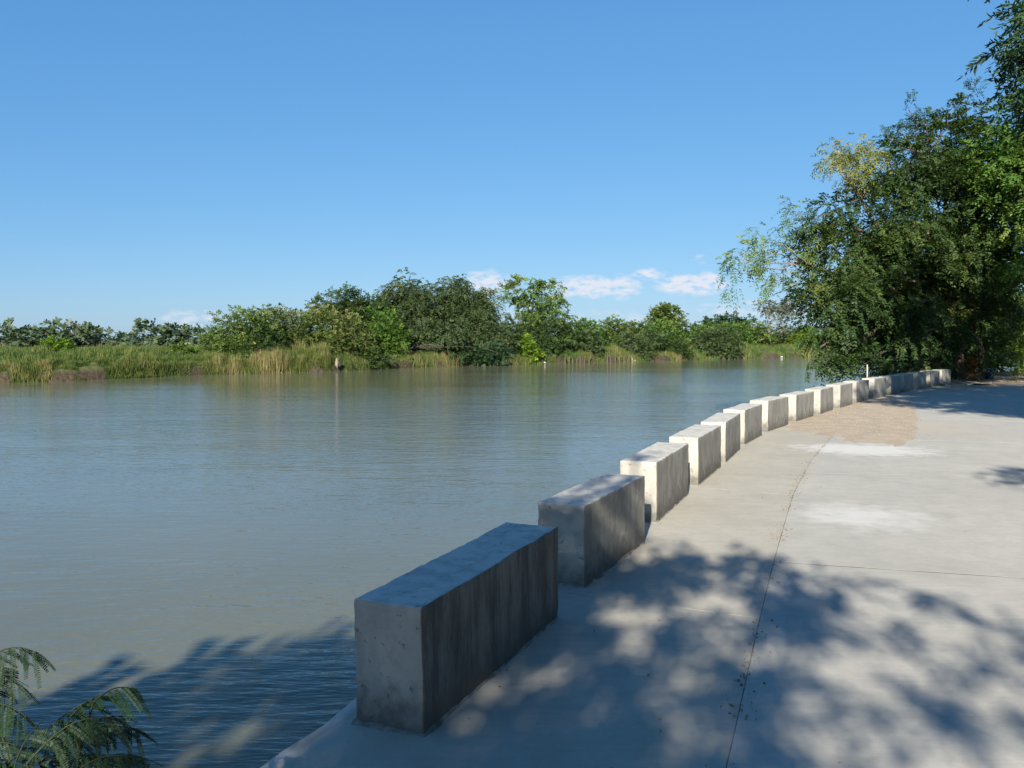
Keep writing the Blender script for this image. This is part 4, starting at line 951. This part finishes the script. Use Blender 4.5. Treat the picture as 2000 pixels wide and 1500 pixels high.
# crumbs of concrete and soil along the long joint
Jy = rng.uniform(2.2, 18, 1500); Jx = np.interp(Jy, JF[:, 1], JF[:, 0]) + rng.normal(0, .035, 1500) + .12 * (rng.random(1500) < .15) * rng.normal(0, 1, 1500)
kp = np.array([mnoise.noise(Vector((0, y * 1.7, 2))) for y in Jy]) > -.05
pebbles('joint_crumbs', 'soil crumbs and grit gathered along the long road joint', np.c_[Jx, Jy, np.full(1500, .004)][kp], np.clip(rng.lognormal(-5.4, .45, kp.sum()), .002, .010), M['dirt'], 'grit')
# fallen leaves and twigs
n = 170; y = rng.uniform(2.4, 17, n); x = np.interp(y, JF[:, 1], JF[:, 0]) + rng.normal(0, 1.0, n)
xin = np.interp(y, fine[:, 1], fine[:, 0]); x = np.maximum(x, xin + .05)
m_ = rng.random(n) < .35; x[m_] = xin[m_] + abs(rng.normal(0, .08, m_.sum())) + .03
a = rng.uniform(0, 6.28, n); d = np.stack([np.cos(a), np.sin(a), rng.uniform(0, .3, n)], 1)
V, Fq = leaves(np.stack([x, y, np.full(n, .006)], 1), unit(d), unit(np.c_[rng.normal(0, .3, (n, 2)), np.ones(n)]), rng.uniform(.008, .026, n), rng.uniform(.004, .010, n))
tag(mesh_obj('fallen_leaves', V, Fq, M['deadleaf'], attr=rng.uniform(0, .8, n)), 'scattered small brown fallen leaves on the concrete', 'leaves', kind='stuff')

# ------------------------------------------------------------------ bipinnate shrub in the lower left corner
def left_shrub():
    D0 = 2.45
    base = np.array([-1.75, 2.1, -1.55])
    root = empty('shrub', base, 'feathery compound-leaved shrub rising over the water at the lower left corner', 'shrub')
    fr = [((-40, 1300), (80, 1272), .30), ((-40, 1330), (50, 1335), .5), ((-60, 1400), (60, 1400), .5), ((70, 1440), (200, 1350), -.15), ((190, 1360), (268, 1338), .25), ((60, 1480), (215, 1400), .1), ((90, 1490), (280, 1430), .2),
          ((20, 1540), (75, 1420), .1), ((150, 1530), (260, 1470), .2), ((40, 1530), (150, 1470), .2), ((-60, 1470), (40, 1450), .3), ((100, 1560), (190, 1500), .2), ((0, 1380), (-10, 1300), .1), ((-80, 1520), (20, 1490), .3), ((200, 1560), (330, 1510), .2), ((120, 1460), (160, 1380), .1)]
    fr = fr + [((a_[0] + random.uniform(-50, 40), a_[1] + random.uniform(20, 90)), (b_[0] + random.uniform(-50, 10), b_[1] + random.uniform(30, 110)), c_) for (a_, b_, c_) in fr[3:]]
    bs, ds, ns, ln, wd, tn = [], [], [], [], [], []; stems = []
    hubs = [np.array([-1.55, 2.25, -.35]), np.array([-1.35, 2.3, -.15]), np.array([-1.2, 2.2, -.3])]
    for h in hubs: stems.append(tube(wander(base, h, 6, .05), np.linspace(.018, .009, 6), 6))
    for fi, (b, t, dr) in enumerate(fr):
        Dd = D0 + rng.uniform(-.25, .25)
        b = (b[0] - 8, b[1] + 12); t = (t[0] - 8, t[1] + 12)
        p0 = atd(*b, Dd); p1 = atd(*t, Dd + rng.uniform(-.1, .15))
        L = np.linalg.norm(p1 - p0)
        n_ = 9; tt = np.linspace(0, 1, n_)[:, None]; ax = p0 + (p1 - p0) * tt; ax[:, 2] += (np.sin(tt[:, 0] * math.pi * .9) * .22 * L * (1 if dr >= 0 else .3))
        stems.append(tube(ax, np.linspace(.0035, .0012, n_), 5))
        hub = hubs[int(np.argmin([np.linalg.norm(h - p0) for h in hubs]))]
        stems.append(tube(wander(hub, p0, 5, .05), np.linspace(.006, .0035, 5), 5))
        main = unit(p1 - p0)
        np_ = max(4, int(L / .028))
        for k in range(np_):
            f = .25 + .75 * (k + .5) / np_
            pb = np.array([np.interp(f, tt[:, 0], ax[:, c_]) for c_ in range(3)])
            for sg in (-1, 1):
                side = unit(np.cross(main, [0, 0, 1.])) * sg
                d = unit(main * .55 + side * .5 + np.array([0, 0, -.55 - .4 * max(dr, -.3)]) + rng.normal(0, .14, 3))
                pl = rng.uniform(.07, .105) * (1 - .25 * abs(f - .6))
                m_ = 17; s_ = np.linspace(.08, 1, m_)[:, None]
                q = pb + d * pl * s_; q[:, 2] -= .25 * pl * s_[:, 0] ** 2
                stems.append(tube(q[::4], [.0009] * len(q[::4]), 3))
                pn = unit(np.cross(d, main) + rng.normal(0, .2, 3)); sd_ = unit(np.cross(d, pn))
                for s2 in (-1, 1):
                    ld = unit(sd_ * s2 + d * .35 + rng.normal(0, .06, (m_, 3)))
                    bs.append(q); ds.append(ld); ns.append(np.tile(pn, (m_, 1)) + rng.normal(0, .12, (m_, 3)))
                    ln.append(.0125 * np.sin(np.linspace(.5, 2.7, m_)) ** .5); wd.append(np.full(m_, .0052)); tn.append(np.full(m_, (.85 if fi in (3, 4) else .35)) + rng.normal(0, .1, m_))
    V, Fq = leaves(np.concatenate(bs), np.concatenate(ds), unit(np.concatenate(ns)), np.concatenate(ln), np.concatenate(wd))
    mesh_obj('foliage', V, Fq, M['leaf_fern'], root, attr=np.clip(np.concatenate(tn), 0, 1))
    V, Fq = cat_geo(stems); mesh_obj('stems', V, Fq, M['stem'], root)
left_shrub()
# low earth toe the shrub grows from, against the quay wall
P = np.zeros((16, 14, 3))
for i in range(16):
    for j in range(14):
        x = -4.2 + 3.6 * i / 15; y = -3.0 + 6.0 * j / 13
        fx = float(np.interp(y, edge[:, 1], edge[:, 0])) + .05
        xx = fx - 2.2 * (1 - i / 15)
        edgef = min(1, i / 8) * min(1, (13 - j) / 4) * min(1, (j + .5) / 2)
        P[i, j] = (xx, y, -1.9 + .55 * edgef + .05 * nz2(x, y, 2, 1))
grid_obj('earth_toe', P[::-1].copy(), M['dirt'])

if __name__ == '__main__':
    nt_ = sum(len(o.data.loop_triangles) if False else len(o.data.polygons) for o in bpy.data.objects if o.type == 'MESH')
    print('faces', nt_, 'objects', len(bpy.data.objects))
